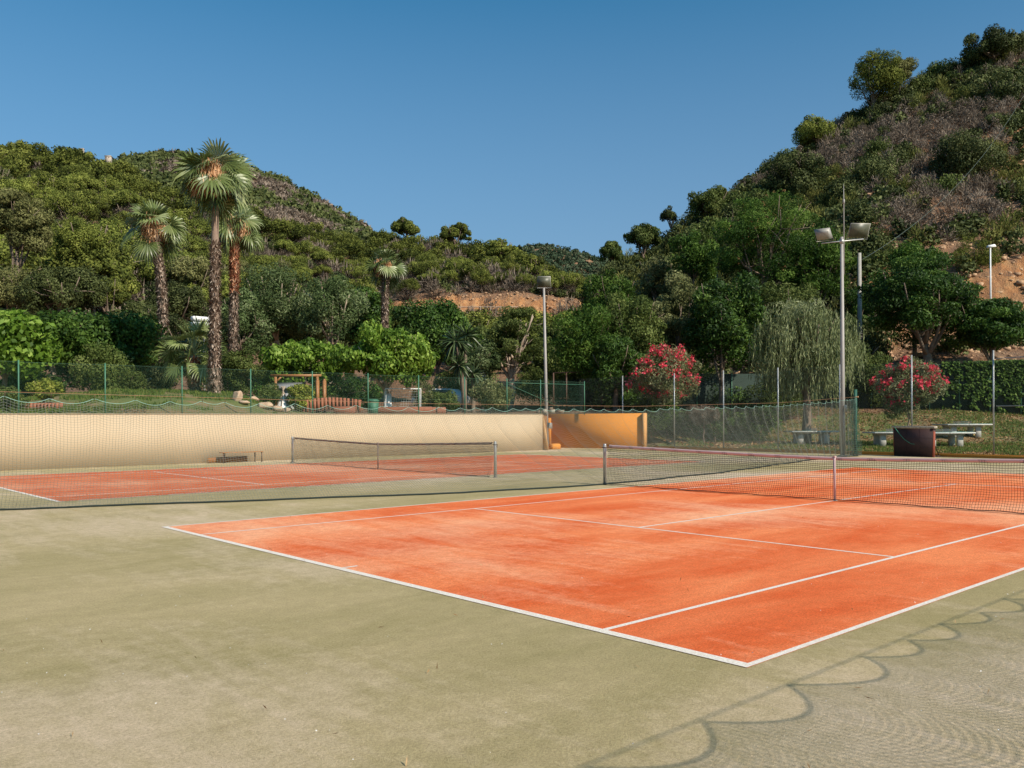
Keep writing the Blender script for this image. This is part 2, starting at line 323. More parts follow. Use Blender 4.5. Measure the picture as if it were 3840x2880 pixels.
# ------------------------------------------------------------------ hills: one terrain fan behind the courts, profiles of height by bearing and distance
def P_(u, *dv): return (u, [(D, zz(u, v, D)) for D, v in dv])
def mixp(u, near, far): return (u, list(near)+[(D, zz(u, v, D)) for D, v in far])
G0 = 2.0
prof = [
 mixp(-900, [(25, G0), (60, 3), (100, 14)], [(200, 480), (300, 380), (360, 400), (600, 500), (1400, 620)]),
 mixp(-300, [(29, G0), (60, 3), (100, 14)], [(200, 450), (290, 350), (340, 370), (600, 480), (1400, 600)]),
 mixp(0, [(31, G0), (36, 2.5), (60, 3.5), (90, 10), (140, 27)], [(200, 450), (290, 352), (330, 365), (600, 460), (1400, 600)]),
 mixp(150, [(32, G0), (38, 2.9), (60, 3.5), (90, 9), (140, 25)], [(200, 470), (285, 365), (330, 372), (460, 380), (600, 470), (1400, 600)]),
 mixp(260, [(33, G0), (38, 3.05), (60, 3.5), (90, 9), (140, 24)], [(200, 480), (300, 392), (330, 395), (460, 352), (600, 450), (1400, 600)]),
 mixp(360, [(34, G0), (40, 3.1), (60, 3.6), (90, 9), (140, 22)], [(200, 530), (290, 445), (460, 332), (600, 430), (1400, 600)]),
 mixp(500, [(36, G0), (41, 3.0), (60, 3.4), (90, 8), (140, 20)], [(200, 570), (290, 475), (460, 348), (600, 440), (1400, 600)]),
 mixp(600, [(38, G0), (43, 2.3), (60, 2.8), (90, 7), (140, 18)], [(200, 590), (290, 500), (460, 392), (600, 460), (1400, 600)]),
 mixp(700, [(39, G0), (60, 2.4), (90, 6), (140, 17)], [(200, 610), (290, 525), (440, 440), (600, 520), (1400, 610)]),
 mixp(780, [(41, G0), (60, 2.2), (90, 6), (140, 16)], [(200, 630), (280, 545), (400, 490), (600, 560), (1400, 620)]),
 mixp(860, [(42, G0), (60, 2.2), (90, 6), (140, 14), (165, 19)], [(174, 660), (178, 640), (230, 590), (300, 530), (350, 550), (600, 620), (1400, 640)]),
 mixp(980, [(45, G0), (60, 2.2), (90, 5), (140, 13), (168, 20.5)], [(173, 664), (176, 632), (230, 590), (290, 545), (330, 560), (600, 640), (1400, 650)]),
 mixp(1080, [(47, G0), (60, 2.2), (90, 5), (140, 13), (168, 20.5)], [(173, 666), (176, 634), (220, 605), (270, 572), (310, 590), (600, 660), (900, 545), (1000, 540), (1400, 640)]),
 mixp(1180, [(48, G0), (60, 2.4), (90, 5), (140, 13), (168, 20)], [(173, 666), (176, 637), (210, 625), (245, 610), (280, 625), (600, 680), (900, 534), (1000, 545), (1400, 640)]),
 mixp(1250, [(48.5, G0), (60, 2.4), (90, 5), (140, 14), (170, 21)], [(173, 658), (176, 645), (200, 648), (225, 640), (260, 660), (600, 690), (900, 548), (1000, 560), (1400, 650)]),
 mixp(1300, [(48.5, 1.9), (60, 2.5), (80, 6), (100, 12), (120, 20)], [(170, 700), (600, 700), (900, 566), (1000, 580), (1400, 660)]),
 mixp(1345, [(48.2, 1.7), (60, 2.5), (80, 7), (105, 15), (124, 24)], [(170, 690), (600, 700), (900, 562), (1000, 580), (1400, 660)]),
 mixp(1400, [(47.6, .3), (54, 1.2), (62, 2.6), (80, 8), (107, 17.5), (130, 26)], [(170, 640), (600, 700), (900, 572), (1000, 590), (1400, 660)]),
 mixp(1500, [(46.2, .05), (54, .6), (62, 2.6), (80, 9.5), (110, 21)], [(138, 488), (180, 560), (600, 700), (1400, 680)]),
 mixp(1650, [(44.8, .05), (56, .4), (63, 3), (80, 12)], [(110, 525), (142, 378), (190, 430), (600, 700), (1400, 680)]),
 mixp(1750, [(43, .05), (54, .3), (62, 3), (78, 9)], [(84, 650), (110, 500), (146, 318), (200, 380), (600, 700), (1400, 680)]),
 mixp(1840, [(42, .05), (52, .3), (60, 2.4), (76, 7.5)], [(84, 600), (108, 455), (150, 262), (210, 320), (600, 650), (1400, 680)]),
 mixp(1930, [(41, .05), (51, .3), (58, 1.9), (66, 4.5)], [(72, 760), (80, 640), (84, 580), (108, 425), (150, 215), (210, 280), (600, 600), (1400, 680)]),
 mixp(2040, [(39.5, .05), (49, .3), (56, 1.9), (64, 3.0)], [(68, 770), (74, 740), (80, 640), (86, 560), (108, 420), (150, 165), (210, 220), (600, 560), (1400, 650)]),
 mixp(2212, [(37.4, .05), (48, .3), (56, 1.7), (64, 3.0)], [(68, 775), (74, 745), (79, 640), (84, 545), (110, 400), (150, 90), (210, 130), (600, 500), (1400, 600)]),
 mixp(2600, [(33.5, .05), (48, .3), (56, 1.7), (64, 3.0)], [(68, 770), (74, 740), (79, 600), (84, 500), (110, 330), (150, 40), (210, 60), (600, 300), (1400, 500)]),
 mixp(3400, [(29, .05), (48, .3), (56, 1.7), (64, 3.0)], [(74, 700), (84, 500), (110, 330), (150, 40), (210, 60), (600, 300), (1400, 500)]),
]
PU = np.array([p[0] for p in prof], float)
QD = np.concatenate([[25], np.geomspace(28, 1400, 400)])
PT = np.array([np.interp(QD, [d for d, _ in p[1]], [z for _, z in p[1]]) for p in prof])
def terr(u, D):
    u = np.clip(np.asarray(u, float), PU[0], PU[-1]); D = np.asarray(D, float)
    j = np.clip(np.searchsorted(PU, u)-1, 0, len(PU)-2); t = (u-PU[j])/(PU[j+1]-PU[j]); t = t*t*(3-2*t)*.5+t*.5
    k = np.clip(np.searchsorted(QD, D)-1, 0, len(QD)-2); s_ = np.clip((D-QD[k])/(QD[k+1]-QD[k]), 0, 1)
    a = PT[j, k]*(1-s_)+PT[j, k+1]*s_; b_ = PT[j+1, k]*(1-s_)+PT[j+1, k+1]*s_
    z = a*(1-t)+b_*t
    P = CAM[0]+Fd[0]*D+Rt[0]*(u-1106)/1867*D, CAM[1]+Fd[1]*D+Rt[1]*(u-1106)/1867*D
    amp = np.clip((D-50)/120, 0, 1)*3.0
    n_ = fbm(P[0]/22, P[1]/22, 3, 5)-.5
    n2 = fbm(P[0]/2.6, P[1]/2.6, 11, 3)-.5
    steep = np.clip((D-66)/6, 0, 1)*np.clip((300-D)/60, 0, 1)
    rk = np.abs(fbm(P[0]/3.4+z/5, P[1]/3.4-z/4, 17, 4)-.5)*2; z = z-rk*2.2*steep*np.clip(1-np.abs(D-np.where(u > 1600, 82, 174))/9, 0, 1)
    return z+n_*amp+n2*(.12+steep*1.3)*np.clip((D-40)/6, .0, 1.)
def D0(u):
    tx = (u-1106)/1867; d = np.array([Fd[0]+Rt[0]*tx, Fd[1]+Rt[1]*tx])
    if u < 1182: return (31.72-CAM[1])/d[1]
    if u < 1348: return (33.3-CAM[0])/d[0]
    return (34.32-CAM[0])/d[0]
us = np.unique(np.concatenate([np.linspace(-900, -60, 60), np.linspace(-60, 2300, 560), np.linspace(2300, 3400, 60), [1181.5, 1182.5, 1347.5, 1348.5]]))
nD = 230; tt = np.linspace(0, 1, nD)
GV = []
for u in us:
    d0 = D0(u); Ds = d0*(1400/d0)**(tt**1.15)
    GV.append(np.stack([np.full(nD, u), Ds], -1))
GV = np.array(GV); Z = terr(GV[..., 0], GV[..., 1]); lat = (GV[..., 0]-1106)/1867*GV[..., 1]
VV = np.stack([CAM[0]+Fd[0]*GV[..., 1]+Rt[0]*lat, CAM[1]+Fd[1]*GV[..., 1]+Rt[1]*lat, Z], -1)
rise = np.clip((GV[..., 1]-GV[:, :1, 1])/2.2, 0, 1); low_ = VV[:, :1, 2]*0+np.where(us < 1348, 1.9, 0.0)[:, None]; VV[..., 2] = np.where(rise < 1, low_+(VV[..., 2]-low_)*rise, VV[..., 2]); VV[:, 0, 2] = -.4
nu = len(us); i = np.arange(nu-1)[:, None]*nD; j = np.arange(nD-1)[None]
Q = np.stack([i+j, i+nD+j, i+nD+j+1, i+j+1], -1)
Dm = GV[:-1, :-1, 1]; um = GV[:-1, :-1, 0]; law = (Dm < np.where(um > 1380, 58, 47.5))
struct('garden_lawn', [(VV.reshape(-1, 3), Q[law])], M_lawn, True)
struct('hillside', [(VV.reshape(-1, 3), Q[~law])], M_soil, False)
def ground_z(x, y):
    u, D = uD(np.array([x, y])); return float(terr(u, D))


# ------------------------------------------------------------------ walls and kerb
W = thing('court_wall', 'long cream rendered wall behind the far court', 'wall', (0, 31.4, 0))
def prism_wall(x0, x1, zt, batter, back, z0=0, nx=60):
    xs = np.linspace(x0, x1, nx); V = []
    for x in xs: V += [[x, -batter, z0], [x, 0, zt], [x, back, zt], [x, back, z0]]
    n_ = len(xs); Qs = [[4*a+c, 4*a+4+c, 4*a+4+(c+1) % 4, 4*a+(c+1) % 4] for a in range(n_-1) for c in range(4)]
    return (V, [np.array(Qs), np.array([[0, 1, 2, 3]]), np.array([[4*n_-1, 4*n_-2, 4*n_-3, 4*n_-4]])])
ob('wall_face', [prism_wall(-30, 28.6, 2.0, .05, .3)], M_cream, W)
ob('coping', [box((-.7, .15, 2.012), (58.6, .34, .03))], plain('coping_paint', (.40, .30, .19), .9), W)
ob('buttress', [([[28.6, -.42, 0], [28.68, -.42, 0], [28.6, -.01, 1.98], [28.68, -.01, 1.98], [28.6, .1, 0], [28.68, .1, 0]],
    [np.array([[0, 1, 3, 2], [4, 2, 3, 5], [0, 4, 5, 1]]), np.array([[0, 2, 4], [1, 5, 3]])])], plain('shade_toned_cream', (.62, .36, .16), .9), W)  # orange tone paints the shaded side of the cream wall's buttress
W2 = thing('end_wall', 'short ochre rendered end wall beside the light pole', 'wall', (32.5, 31, 0), .31)
ob('wall_face', [box((.15, .2, 1.02), (.3, 6.4, 2.04)), box((.15, 3.05, .9), (.34, .3, 1.8))], M_ochre, W2)
ob('end_cap', [box((.12, -3.06, 1.02), (.38, .14, 2.06))], plain('orange_end_plaster', (.72, .36, .12), .9), W2)
tag(ob('low_plinth', [bbox_b((29.9, 31.75, .16), (.7, .4, .32), .06)], M_ochre), 'low orange rounded plinth at the gap between the cream and ochre walls', 'plinth')
K = tag(ob('low_kerb', [box((34.2, 4.6, .045), (.2, 46.6, .17)), box((34.22, 4.6, .135), (.22, 46.6, .02), t=.9)], M_ochre), 'low ochre kerb along the foot of the grey fence', 'kerb')

# ------------------------------------------------------------------ fences
def chain(p0, p1, z0, z1, cell=.075, r=.0015, wav=True):
    p0 = np.array(p0, float); p1 = np.array(p1, float); L = np.linalg.norm(p1-p0); e = (p1-p0)/L; H = z1-z0
    nrm = np.array([-e[1], e[0], 0]); out = []
    for sgn in (1, -1):
        s0 = np.arange(-H, L+H, cell); 
        a = s0; b_ = s0+sgn*H; ta = np.zeros(len(a)); tb = np.ones(len(a))
        # clip s in 0..L
        lo = np.where(sgn > 0, (0-a)/H, (a-L)/H); hi = np.where(sgn > 0, (L-a)/H, a/H)
        ta = np.clip(lo, 0, 1); tb = np.clip(hi, 0, 1); k = tb-ta > .01; a, ta, tb = a[k], ta[k], tb[k]
        M_ = 2; tt_ = ta[:, None]+(tb-ta)[:, None]*np.linspace(0, 1, M_)
        s_ = a[:, None]+sgn*H*tt_; zz_ = z0+H*tt_
        P = np.zeros((len(a), M_, 3)); P[..., :2] = p0+s_[..., None]*e; P[..., 2] = zz_; P += nrm*.002*sgn
        out.append(tubes(P, r, nrm))
    return out
gf = thing('green_mesh_fence', 'green chain-link fence on green posts on top of the cream wall', 'fence', (0, 31.55, 2.0))
gx = [-3.39, -.44]+[2.5+2.945*k for k in range(9)]+[28.6, 32.2]
for x in gx: ob('post', [tube([(x, 0, -.02), (x, 0, 1.95)], .028, 8)], M_greenp, gf)
ob('mesh_panel', chain((-6, .04), (32.2, .04), .03, 1.9, .065, .0012), M_wire, gf)
ob('tension_wire', [tube([(x, .045, z_+.012*math.sin(x*1.3)) for x in np.linspace(-6, 32.2, 60)], .004, 5) for z_ in (.04, .75, 1.89)], M_wire, gf)
ob('rail', [tube([(26.06, 0, 1.72), (32.2, 0, 1.74)], .015, 6)], M_greenp, gf)
ob('brace', [tube([(26.1, -.02, 1.65), (30.0, -.02, .45)], .011, 6)], M_greenp, gf)
fx = 34.3
yf = [30.4, 26.6, 23.35, 20.1, 16.8, 13.4, 10.0, 6.7, 3.4]
sf = thing('grey_mesh_fence', 'tall chain-link fence on grey steel posts at the far end of the courts', 'fence', (fx, 0, .14))
for y in yf: ob('post', [tube([(0, y, -.02), (0, y, 4.4 if y < 16 else 4.15)], .035, 8)], M_galv, sf)
ob('mesh_panel', chain((.05, 34), (.05, 0), 0, 4.1, .07, .0013), M_wireg, sf)
ob('rail', [tube([(0, 9.9, 2.05), (0, 0, 2.05)], .024, 6), tube([(0, 9.9, 4.05), (0, 0, 4.15)], .024, 6)], M_galv, sf)

# ------------------------------------------------------------------ tennis nets
def tennis_net(x, ya, yb, near):
    yc = (ya+yb)/2; Ls = yb-ya; rng = np.random.default_rng(int(x*10+ya))
    t_ = thing('tennis_net', 'black tennis net with a faded pink headband across the near court' if near else 'dark tennis net with a brown headband across the far court', 'tennis net', (x, yc, 0))
    top = lambda y: .914+(1.055-.914)*(abs(y-yc)/(Ls/2))**1.25
    for s_, y in (('a', ya), ('b', yb)):
        p = ob('post', [tube([(0, y-yc, 0), (0, y-yc, 1.05), (0, y-yc, 1.075)], [.045, .045, .038], 14), tube([(0, y-yc, .006), (0, y-yc, .012)], .07, 14)], M_galv, t_)
        ob('cleat', [box((.05, y-yc, .93), (.05, .03, .1)), box((0, y-yc, .98), (.1, .11, .02))], M_iron, p)
    cell = .048; ys = np.arange(ya+.12, yb-.1, cell); nr = 21; S = np.linspace(0, 1, nr)
    sway = lambda y, s_: .03*np.sin(y*2.3+s_*2)*s_+.012*np.sin(y*9+s_*5)
    drag = lambda y: .10+.07*np.sin(y*.9)
    def pt(y, s_):
        tp = np.vectorize(top)(y)-.02; z = tp*(1-s_)+.03*s_+.006*np.sin(y*7+s_*11)
        z = np.maximum(z, .015)
        return np.stack([sway(y, s_)-drag(y)*np.clip(s_-.5, 0, 1)**2*4, y-yc+.012*np.sin(s_*6+y*3), z], -1)
    Y, SS = np.meshgrid(ys, S, indexing='ij'); G = pt(Y, SS)
    G[:, -3:, 0] += rng.normal(size=G[:, -3:, 0].shape)*.012
    r = .003
    parts = [tubes(G, r, (1, 0, 0)), tubes(G.transpose(1, 0, 2), r, (1, 0, 0))]
    G2 = G[:, :7]+np.array([.012, cell*.35, -.01]); parts.append(tubes(G2.transpose(1, 0, 2), r, (1, 0, 0)))
    parts.append(tube(G[:, -1]+np.array([-.01, 0, 0]), .009, 5))
    ob('netting', parts, M_black if near else M_black, t_)
    yy = np.linspace(ya, yb, 80); tp = np.vectorize(top)(yy)
    V = []
    for y, z in zip(yy, tp): V += [[-.011, y-yc, z-.068], [-.011, y-yc, z], [.011, y-yc, z], [.011, y-yc, z-.068]]
    n_ = len(yy); Qs = [[4*a+c, 4*a+(c+1) % 4, 4*a+4+(c+1) % 4, 4*a+4+c] for a in range(n_-1) for c in range(4)]
    ob('headband', [(V[4:-4], np.array(Qs)[:-8])], M_tape if near else M_tapeb, t_)
    ob('top_cable', [tube([(0, y-yc, z-.006) for y, z in zip(yy, tp)], .006, 6)], M_iron, t_)
    ob('centre_strap', [box((-.02, 0, .455), (.012, .05, .91)), box((-.01, 0, .925), (.05, .05, .02))], M_tape if near else M_strap, t_)
    return t_
tennis_net(11.885, -.914, 11.884, True); tennis_net(11.72, 16.09, 28.6, False)

# ------------------------------------------------------------------ divider nets hung from cables
hooks = [-9.5, -8.4, -7.3, -6.1, -5, -3.8, -2.6, -1.37, -0.58, 0.21, 1.0, 1.73, 2.42, 2.93, 3.72, 4.64, 5.53, 6.3, 7.06, 7.9, 8.93, 9.61, 10.14, 10.77, 11.59, 12.08, 12.68, 13.4, 14.1, 14.9, 15.5, 16.23, 16.91, 17.63, 18.4, 18.96, 19.56, 20.28, 21.1, 21.73, 22.24, 22.94, 23.68, 24.32, 24.87, 25.33, 25.86, 26.4, 26.95, 27.49, 28.0, 28.6, 29.2, 29.86, 30.41, 31.09, 31.46, 31.7, 31.95, 32.13, 32.3]
def divider(name, label, hk, y0, zc, yb, xend, cell=.06, r=.0027, side=1, drop=.1):
    t_ = thing(name, label, 'divider net', (0, y0, 0)); hk = np.array(hk)
    x0, x1 = hk[0], hk[-1]
    # distance along the cloth: gathered towards the end post
    xs = np.linspace(x0, x1, 4000); gather = 1+.35*np.clip((xs-16)/10, 0, 1)+1.2*np.clip((xs-30.8)/1., 0, 1) if side == 1 else np.ones_like(xs)
    ss = np.concatenate([[0], np.cumsum(gather[1:]*np.diff(xs))]); n_ = int(ss[-1]/cell)
    X = np.interp(np.linspace(0, ss[-1], n_), ss, xs)
    # scallop sag between hooks
    k = np.clip(np.searchsorted(hk, X)-1, 0, len(hk)-2); f_ = (X-hk[k])/(hk[k+1]-hk[k]); span = hk[k+1]-hk[k]
    sag = 4*f_*(1-f_)*span*.13*side_sag
    ztop = zc(X)-drop-sag
    nr = int(2.3/(cell*.8)); S = np.linspace(0, 1, nr); A, B = np.meshgrid(np.arange(n_), S, indexing='ij')
    YB = yb(X); Xg = X[A]; zt = ztop[A]
    fold = (.03+.04*np.clip((Xg-14)/14, 0, 1))*np.cos(2*math.pi*f_[A])*(1-.5*B) if side == 1 else .02*np.sin(Xg*5)
    z = zt*(1-B)**1.05+.012+.03*sag[A]*0
    z = z + sag[A]*(1-B)**1.05 - sag[A]*np.clip(1-B, 0, 1)**.5 + .012*np.sin(Xg*3.1+B*14)*(1-B)
    y = (YB[A]-y0)*B**1.7+fold
    x = Xg+.02*np.sin(B*5+Xg*2)
    z = np.maximum(z, .01)
    G = np.stack([x, y, z], -1)
    ob('netting', [tubes(G, r, (0, 1, 0)), tubes(G.transpose(1, 0, 2), r, (0, 1, .01))], M_net, t_)
    ob('top_rope', [tube(G[:, 0], .0055 if side == 1 else .0075, 6)], M_ropeg, t_)
    ob('bottom_rope', [tube(G[:, -1]+np.array([0, 0, .012]), .020, 6)], M_roped, t_)
    xc = np.linspace(min(x0, -40), xend, 200) if side == 1 else np.linspace(x0, xend, 120)
    ob('cable', [tube(np.stack([xc, 0*xc, zc(xc)], -1), .0045, 6)], M_cable, t_)
    ob('hook', [tube([(h, 0, zc(h)), (h, .01, zc(h)-drop)], .005, 5) for h in hk], M_iron, t_)['kind'] = 'stuff'
    return t_
side_sag = 1.
zc1 = lambda x: np.interp(x, [-40, -12, -1.5, 8, 17, 26, 32.4], [3.0, 2.48, 2.30, 2.16, 2.14, 2.34, 2.66])
yb1 = lambda x: np.interp(x, [-10, -1.3, 3.59, 7.52, 11.7, 18, 25, 28.5, 31.5, 32.3], [17.0, 15.87, 13.94, 12.43, 11.77, 12.42, 14.0, 14.75, 15.0, 15.0])+.05*np.sin(x*1.7)
divider('divider_net', 'sagging green divider net hung on a cable between the two courts', hooks, 15.1, zc1, yb1, 32.43)
side_sag = 1.9
h0 = [-1.07, -.12, .87, 1.6, 2.33, 3.0, 3.77]; h2 = [-8.2, -7.1, -6.1, -5.1, -4.0, -3.0, -2.05]+h0+[4.6, 5.5, 6.3, 7.2, 8.1, 9.0, 10, 11, 12, 13, 14, 15, 16, 17, 18]
h2 = [h+.35 for h in h2]
divider('divider_net', 'green divider net hung on a cable along the near side of the near court', h2, -3.72, lambda x: 2.47+0*x, lambda x: -3.9+0*x, 19, .05, .0029, 2, .03)
np_ = thing('net_anchor_post', 'dark green square post holding the divider net end', 'post', (32.45, 15.12, 0))
ob('post', [box((0, 0, 1.5), (.13, .1, 3.0))], plain('deep_green_paint', (.02, .10, .065), .5), np_)
ob('foot', [box((0, 0, .05), (.5, .06, .06)), box((0, 0, .07), (.06, .5, .06)), tube([(-.4, .1, .02), (0, .02, .5)], .015, 6)], M_iron, np_)
ob('ratchet', [tube([(-.12, -.06, 2.66), (.16, -.06, 2.67)], .016, 6), box((.08, -.07, 2.66), (.07, .05, .07))], M_cable, np_)
# dark bunched end of the net: a hanging bundle
rng = np.random.default_rng(5); bl = []
for q in range(34):
    a = rng.random()*6.28; rr = .12*rng.random()
    zs = np.linspace(2.55, .05, 26)
    xx = 32.05+rr*math.cos(a)+.22*(1-zs/2.6)*math.cos(a)+.03*np.sin(zs*4+q); yy = 15.0+rr*math.sin(a)+.25*(1-zs/2.6)*math.sin(a)+.03*np.cos(zs*5+q)
    bl.append(np.stack([xx, yy, zs], -1))
bl = np.array(bl)
tag(ob('bunched_net', [tubes(bl, .004, (0, 1, 0)), tubes(bl.transpose(1, 0, 2)[::1], .003, (0, 0, 1))], plain('bunched_green_cord', (.12, .22, .17), .8)), 'bunched end of the green net gathered beside the dark green post', 'net bundle')

# ------------------------------------------------------------------ floodlight and lamp poles
def flood(parent, c, yaw, pitch, s=(.62, .42, .2), open_=False):
    h = ob('floodlight', [box((0, 0, 0), (s[0], s[2], s[1]))], plain('aged_alu', (.52, .50, .46), .5, .3), parent)
    h.location = c; h.rotation_euler = (pitch, 0, yaw)
    return h
def flood_head(parent, c, yaw, pitch, w_=.62, h_=.46, d_=.26):
    """wedge-shaped housing with a glass front and a yoke"""
    V = [[-w_/2, 0, -h_/2], [w_/2, 0, -h_/2], [w_/2, 0, h_/2], [-w_/2, 0, h_/2], [-w_*.36, d_, -h_*.22], [w_*.36, d_, -h_*.22], [w_*.36, d_*.8, h_*.34], [-w_*.36, d_*.8, h_*.34]]
    Fq = [[4, 5, 6, 7], [0, 1, 5, 4], [1, 2, 6, 5], [2, 3, 7, 6], [3, 0, 4, 7], [3, 2, 1, 0]]
    h = ob('floodlight', [(V, np.array(Fq))], plain('aged_aluminium', (.34, .32, .29), .55, .2), parent); h.location = c; h.rotation_euler = (pitch, 0, yaw)
    ob('glass', [box((0, -.012, 0), (w_*.93, .012, h_*.9))], plain('dusty_glass', (.05, .06, .045), .45, 0, (.12, .11, .07), 3), h)
    ob('yoke', [tube([(-w_/2-.03, .05, 0), (-w_/2-.03, .05, -h_*.62), (w_/2+.03, .05, -h_*.62), (w_/2+.03, .05, 0)], .014, 6)], M_galv, h)
    return h
lp = thing('floodlight_pole', 'tall grey floodlight pole with two lamps and a thin mast beside the green net post', 'light pole', (32.1, 15.55, 0))
ob('pole', [tube([(0, 0, 0), (0, 0, 4), (0, 0, 9.9)], [.11, .095, .065], 14), tube([(0, 0, 0), (0, 0, .04)], .2, 14)], M_pole, lp)
ob('mast', [tube([(.08, -.06, 8.2), (.08, -.06, 11.6), (.08, -.06, 12.3)], [.028, .022, .008], 8), box((.08, -.06, 11.5), (.07, .07, .22))], M_pole, lp)
ob('crossarm', [tube([(-.68, .62, 9.62), (.72, -.66, 9.80)], .03, 8), box((0, 0, 9.7), (.16, .16, .2))], M_galv, lp)
flood_head(lp, (-.62, .56, 10.05), math.radians(48+55), math.radians(-52), .7, .62, .26)
flood_head(lp, (.6, -.52, 10.2), math.radians(-36), math.radians(28), .95, .66, .28)
ob('control_box', [bbox_b((-.05, -.16, 2.15), (.14, .1, .3), .02), tube([(-.1, -.1, 0), (-.1, -.1, 2.1)], .012, 6)], M_galv, lp)
p = at(1181.5, 0, 50.5)
lp2 = thing('floodlight_pole', 'slim grey floodlight pole with a single square lamp at the corner of the cream wall', 'light pole', (p[0], p[1], 0))
hl = zz(1177, 622, 50.5)
ob('pole', [tube([(0, 0, 0), (-.05, .05, hl/2), (-.1, .1, hl)], [.115, .09, .062], 12)], M_pole, lp2)
fh = flood_head(lp2, (-.12, .06, hl+.36), math.radians(-46), math.radians(6), .76, .6, .24)
ob('control_box', [bbox_b((.05, -.2, 1.35), (.3, .12, .34), .02), bbox_b((-.2, -.16, 1.2), (.16, .1, .6), .02)], M_galv, lp2)
p = at(2141, 0, 76); gz_ = ground_z(p[0], p[1]); zt = zz(2139, 536, 76)
lp3 = thing('street_lamp', 'white street lamp rising above the dark green tree at the right', 'street lamp', (p[0], p[1], gz_))
ob('pole', [tube([(0, 0, 0), (0, 0, zt-gz_)], [.09, .06], 10)], M_white, lp3)
ob('lamp_head', [(np.array([[-.35, -.14, 0], [.45, -.16, .12], [.45, .16, .12], [-.35, .14, 0], [-.3, -.1, .22], [.35, -.1, .34], [.35, .1, .34], [-.3, .1, .22]])@np.array(Matrix.Rotation(math.radians(-30), 3, 'Z')).T+[.1, 0, zt-gz_], BQ)], M_white, lp3)
p = at(1858, 0, 72); gz_ = ground_z(p[0], p[1])-2; zt = zz(1858, 547, 72)
up = thing('utility_pole', 'pale square concrete utility pole behind the floodlight pole', 'pole', (p[0], p[1], gz_))
ob('pole', [tube([(0, 0, 0), (0, 0, zt-gz_)], [.24, .17], 4)], plain('old_concrete', (.36, .34, .31), .9), up)
ob('insulator', [tube([(-.2, .0, zt-gz_-.3), (-.3, 0, zt-gz_+.2), (-.1, 0, zt-gz_+.25)], .03, 6)], M_iron, up)
a = at(1862, 562, 72); b2 = at(2300, 35, 135); tt_ = np.linspace(0, 1, 40)[:, None]; wp = a*(1-tt_)+b2*tt_; wp[:, 2] -= (4*tt_*(1-tt_)*5)[:, 0]
tag(ob('power_cable', [tube(wp, .02, 5)], M_wireg), 'long grey cable running from the concrete pole up the scrubby hill', 'cable')
# poles and lamps seen through the left trees
def small_flood(u, v0, v1, D, lab, boxw=.5):
    p = xy(u, D); g_ = ground_z(*p); zt = zz(u, v0, D)
    t_ = thing('floodlight_pole', lab, 'light pole', (p[0], p[1], g_))
    ob('pole', [tube([(0, 0, 0), (0, 0, zt-g_)], .07, 8)], M_white, t_)
    for k, dz in enumerate((0, -.4)):
        h = ob('floodlight', [bbox_b((-.25, 0, dz), (boxw*1.6, .5, .3), .04)], M_white, t_); h.location = (0, 0, zt-g_)
small_flood(442, 690, 760, 62, 'short white pole with two stacked floodlights behind the small fan palm', .8)
small_flood(1049, 805, 850, 60, 'thin pale pole behind the green fence beside the spiky yucca tree', .2)

# ------------------------------------------------------------------ court furniture
bn = thing('bench', 'low wooden bench on thin iron legs against the cream wall', 'bench', (10.45, 30.55, 0), math.radians(-1))
ob('seat', [bbox_b((0, y, .43), (1.75, .11, .03), .008) for y in (-.13, 0, .13)], M_wood, bn)
for x in (-.82, -.66, .64, .82): ob('leg', [box((x, -.13 if x in (-.82, .82) else .13, .21), (.035, .035, .42))], M_iron, bn)
tag(ob('wooden_board', [(np.array([[-.95, 0, .02], [.75, 0, .02], [.75, .03, .25], [-.95, .03, .22], [-.95, .03, .02], [.75, .03, .02], [.75, .06, .25], [-.95, .06, .22]])@np.diag([1, 1, 1])+[10.15, 30.95, 0], BQ)], M_wood), 'brown wooden board lying on its edge under the bench', 'board')
bd = thing('backboard', 'dark maroon upright board with a pale timber top rail at the court end', 'board', (33.55, 13.0, 0), math.radians(-14))
ob('panel', [(np.array([[-.06, -.95, 0], [.06, -.95, 0], [.06, .95, 0], [-.06, .95, 0], [-.06, -1.02, 1.25], [.06, -1.02, 1.25], [.06, 1.0, 1.25], [-.06, 1.0, 1.25]]), BQ)]+
   [box((-.064, y, .62), (.006, .012, 1.2)) for y in (-.33, .33)]+[box((-.064, 0, z), (.006, 1.9, .01)) for z in (.4, .82)], M_maroon, bd)
ob('top_rail', [bbox_b((0, 0, 1.295), (.22, 2.16, .10), .012)], M_greyw, bd)
for s_ in (-1, 1): ob('side_edge', [box((0, s_*.985, .62), (.13, .025, 1.24), rx=-s_*.03)], plain('red_edge', (.28, .06, .03), .8), bd)
for s_ in (-.8, .8): ob('foot', [box((.3, s_, .03), (.7, .08, .06)), tube([(.05, s_, .9), (.6, s_, .05)], .02, 6)], M_iron, bd)
t_ = np.linspace(0, 1, 24); ry = .75-t_*1.45; rz = 1.24-.70*np.sin(t_*math.pi*.62)**1.1*(1-.0*t_)
ry = np.interp(t_, [0, .55, .8, 1], [.80, 0.0, -.42, -.66]); rz = np.interp(t_, [0, .15, .3, .5, .7, .8, 1], [1.3, 1.0, .75, .56, .55, .60, 1.33])
tag(ob('rope', [tube(np.stack([33.48+0*t_, 13.0+ry+.02, rz], -1), .011, 6), tube([(33.47, 12.58, .6), (33.47, 12.50, .48), (33.47, 12.46, .42), (33.47, 12.50, .45), (33.47, 12.57, .6)], .010, 6)], plain('green_cord', (.05, .30, .20), .7)), 'green rope with a knotted loop slung over the dark maroon board', 'rope')
tag(ob('ticket', [box((33.44, 12.48, 1.14), (.01, .2, .14))], plain('yellow_paper', (.55, .52, .12), .8)), 'small yellow-green tag hanging from the top rail of the board', 'tag')
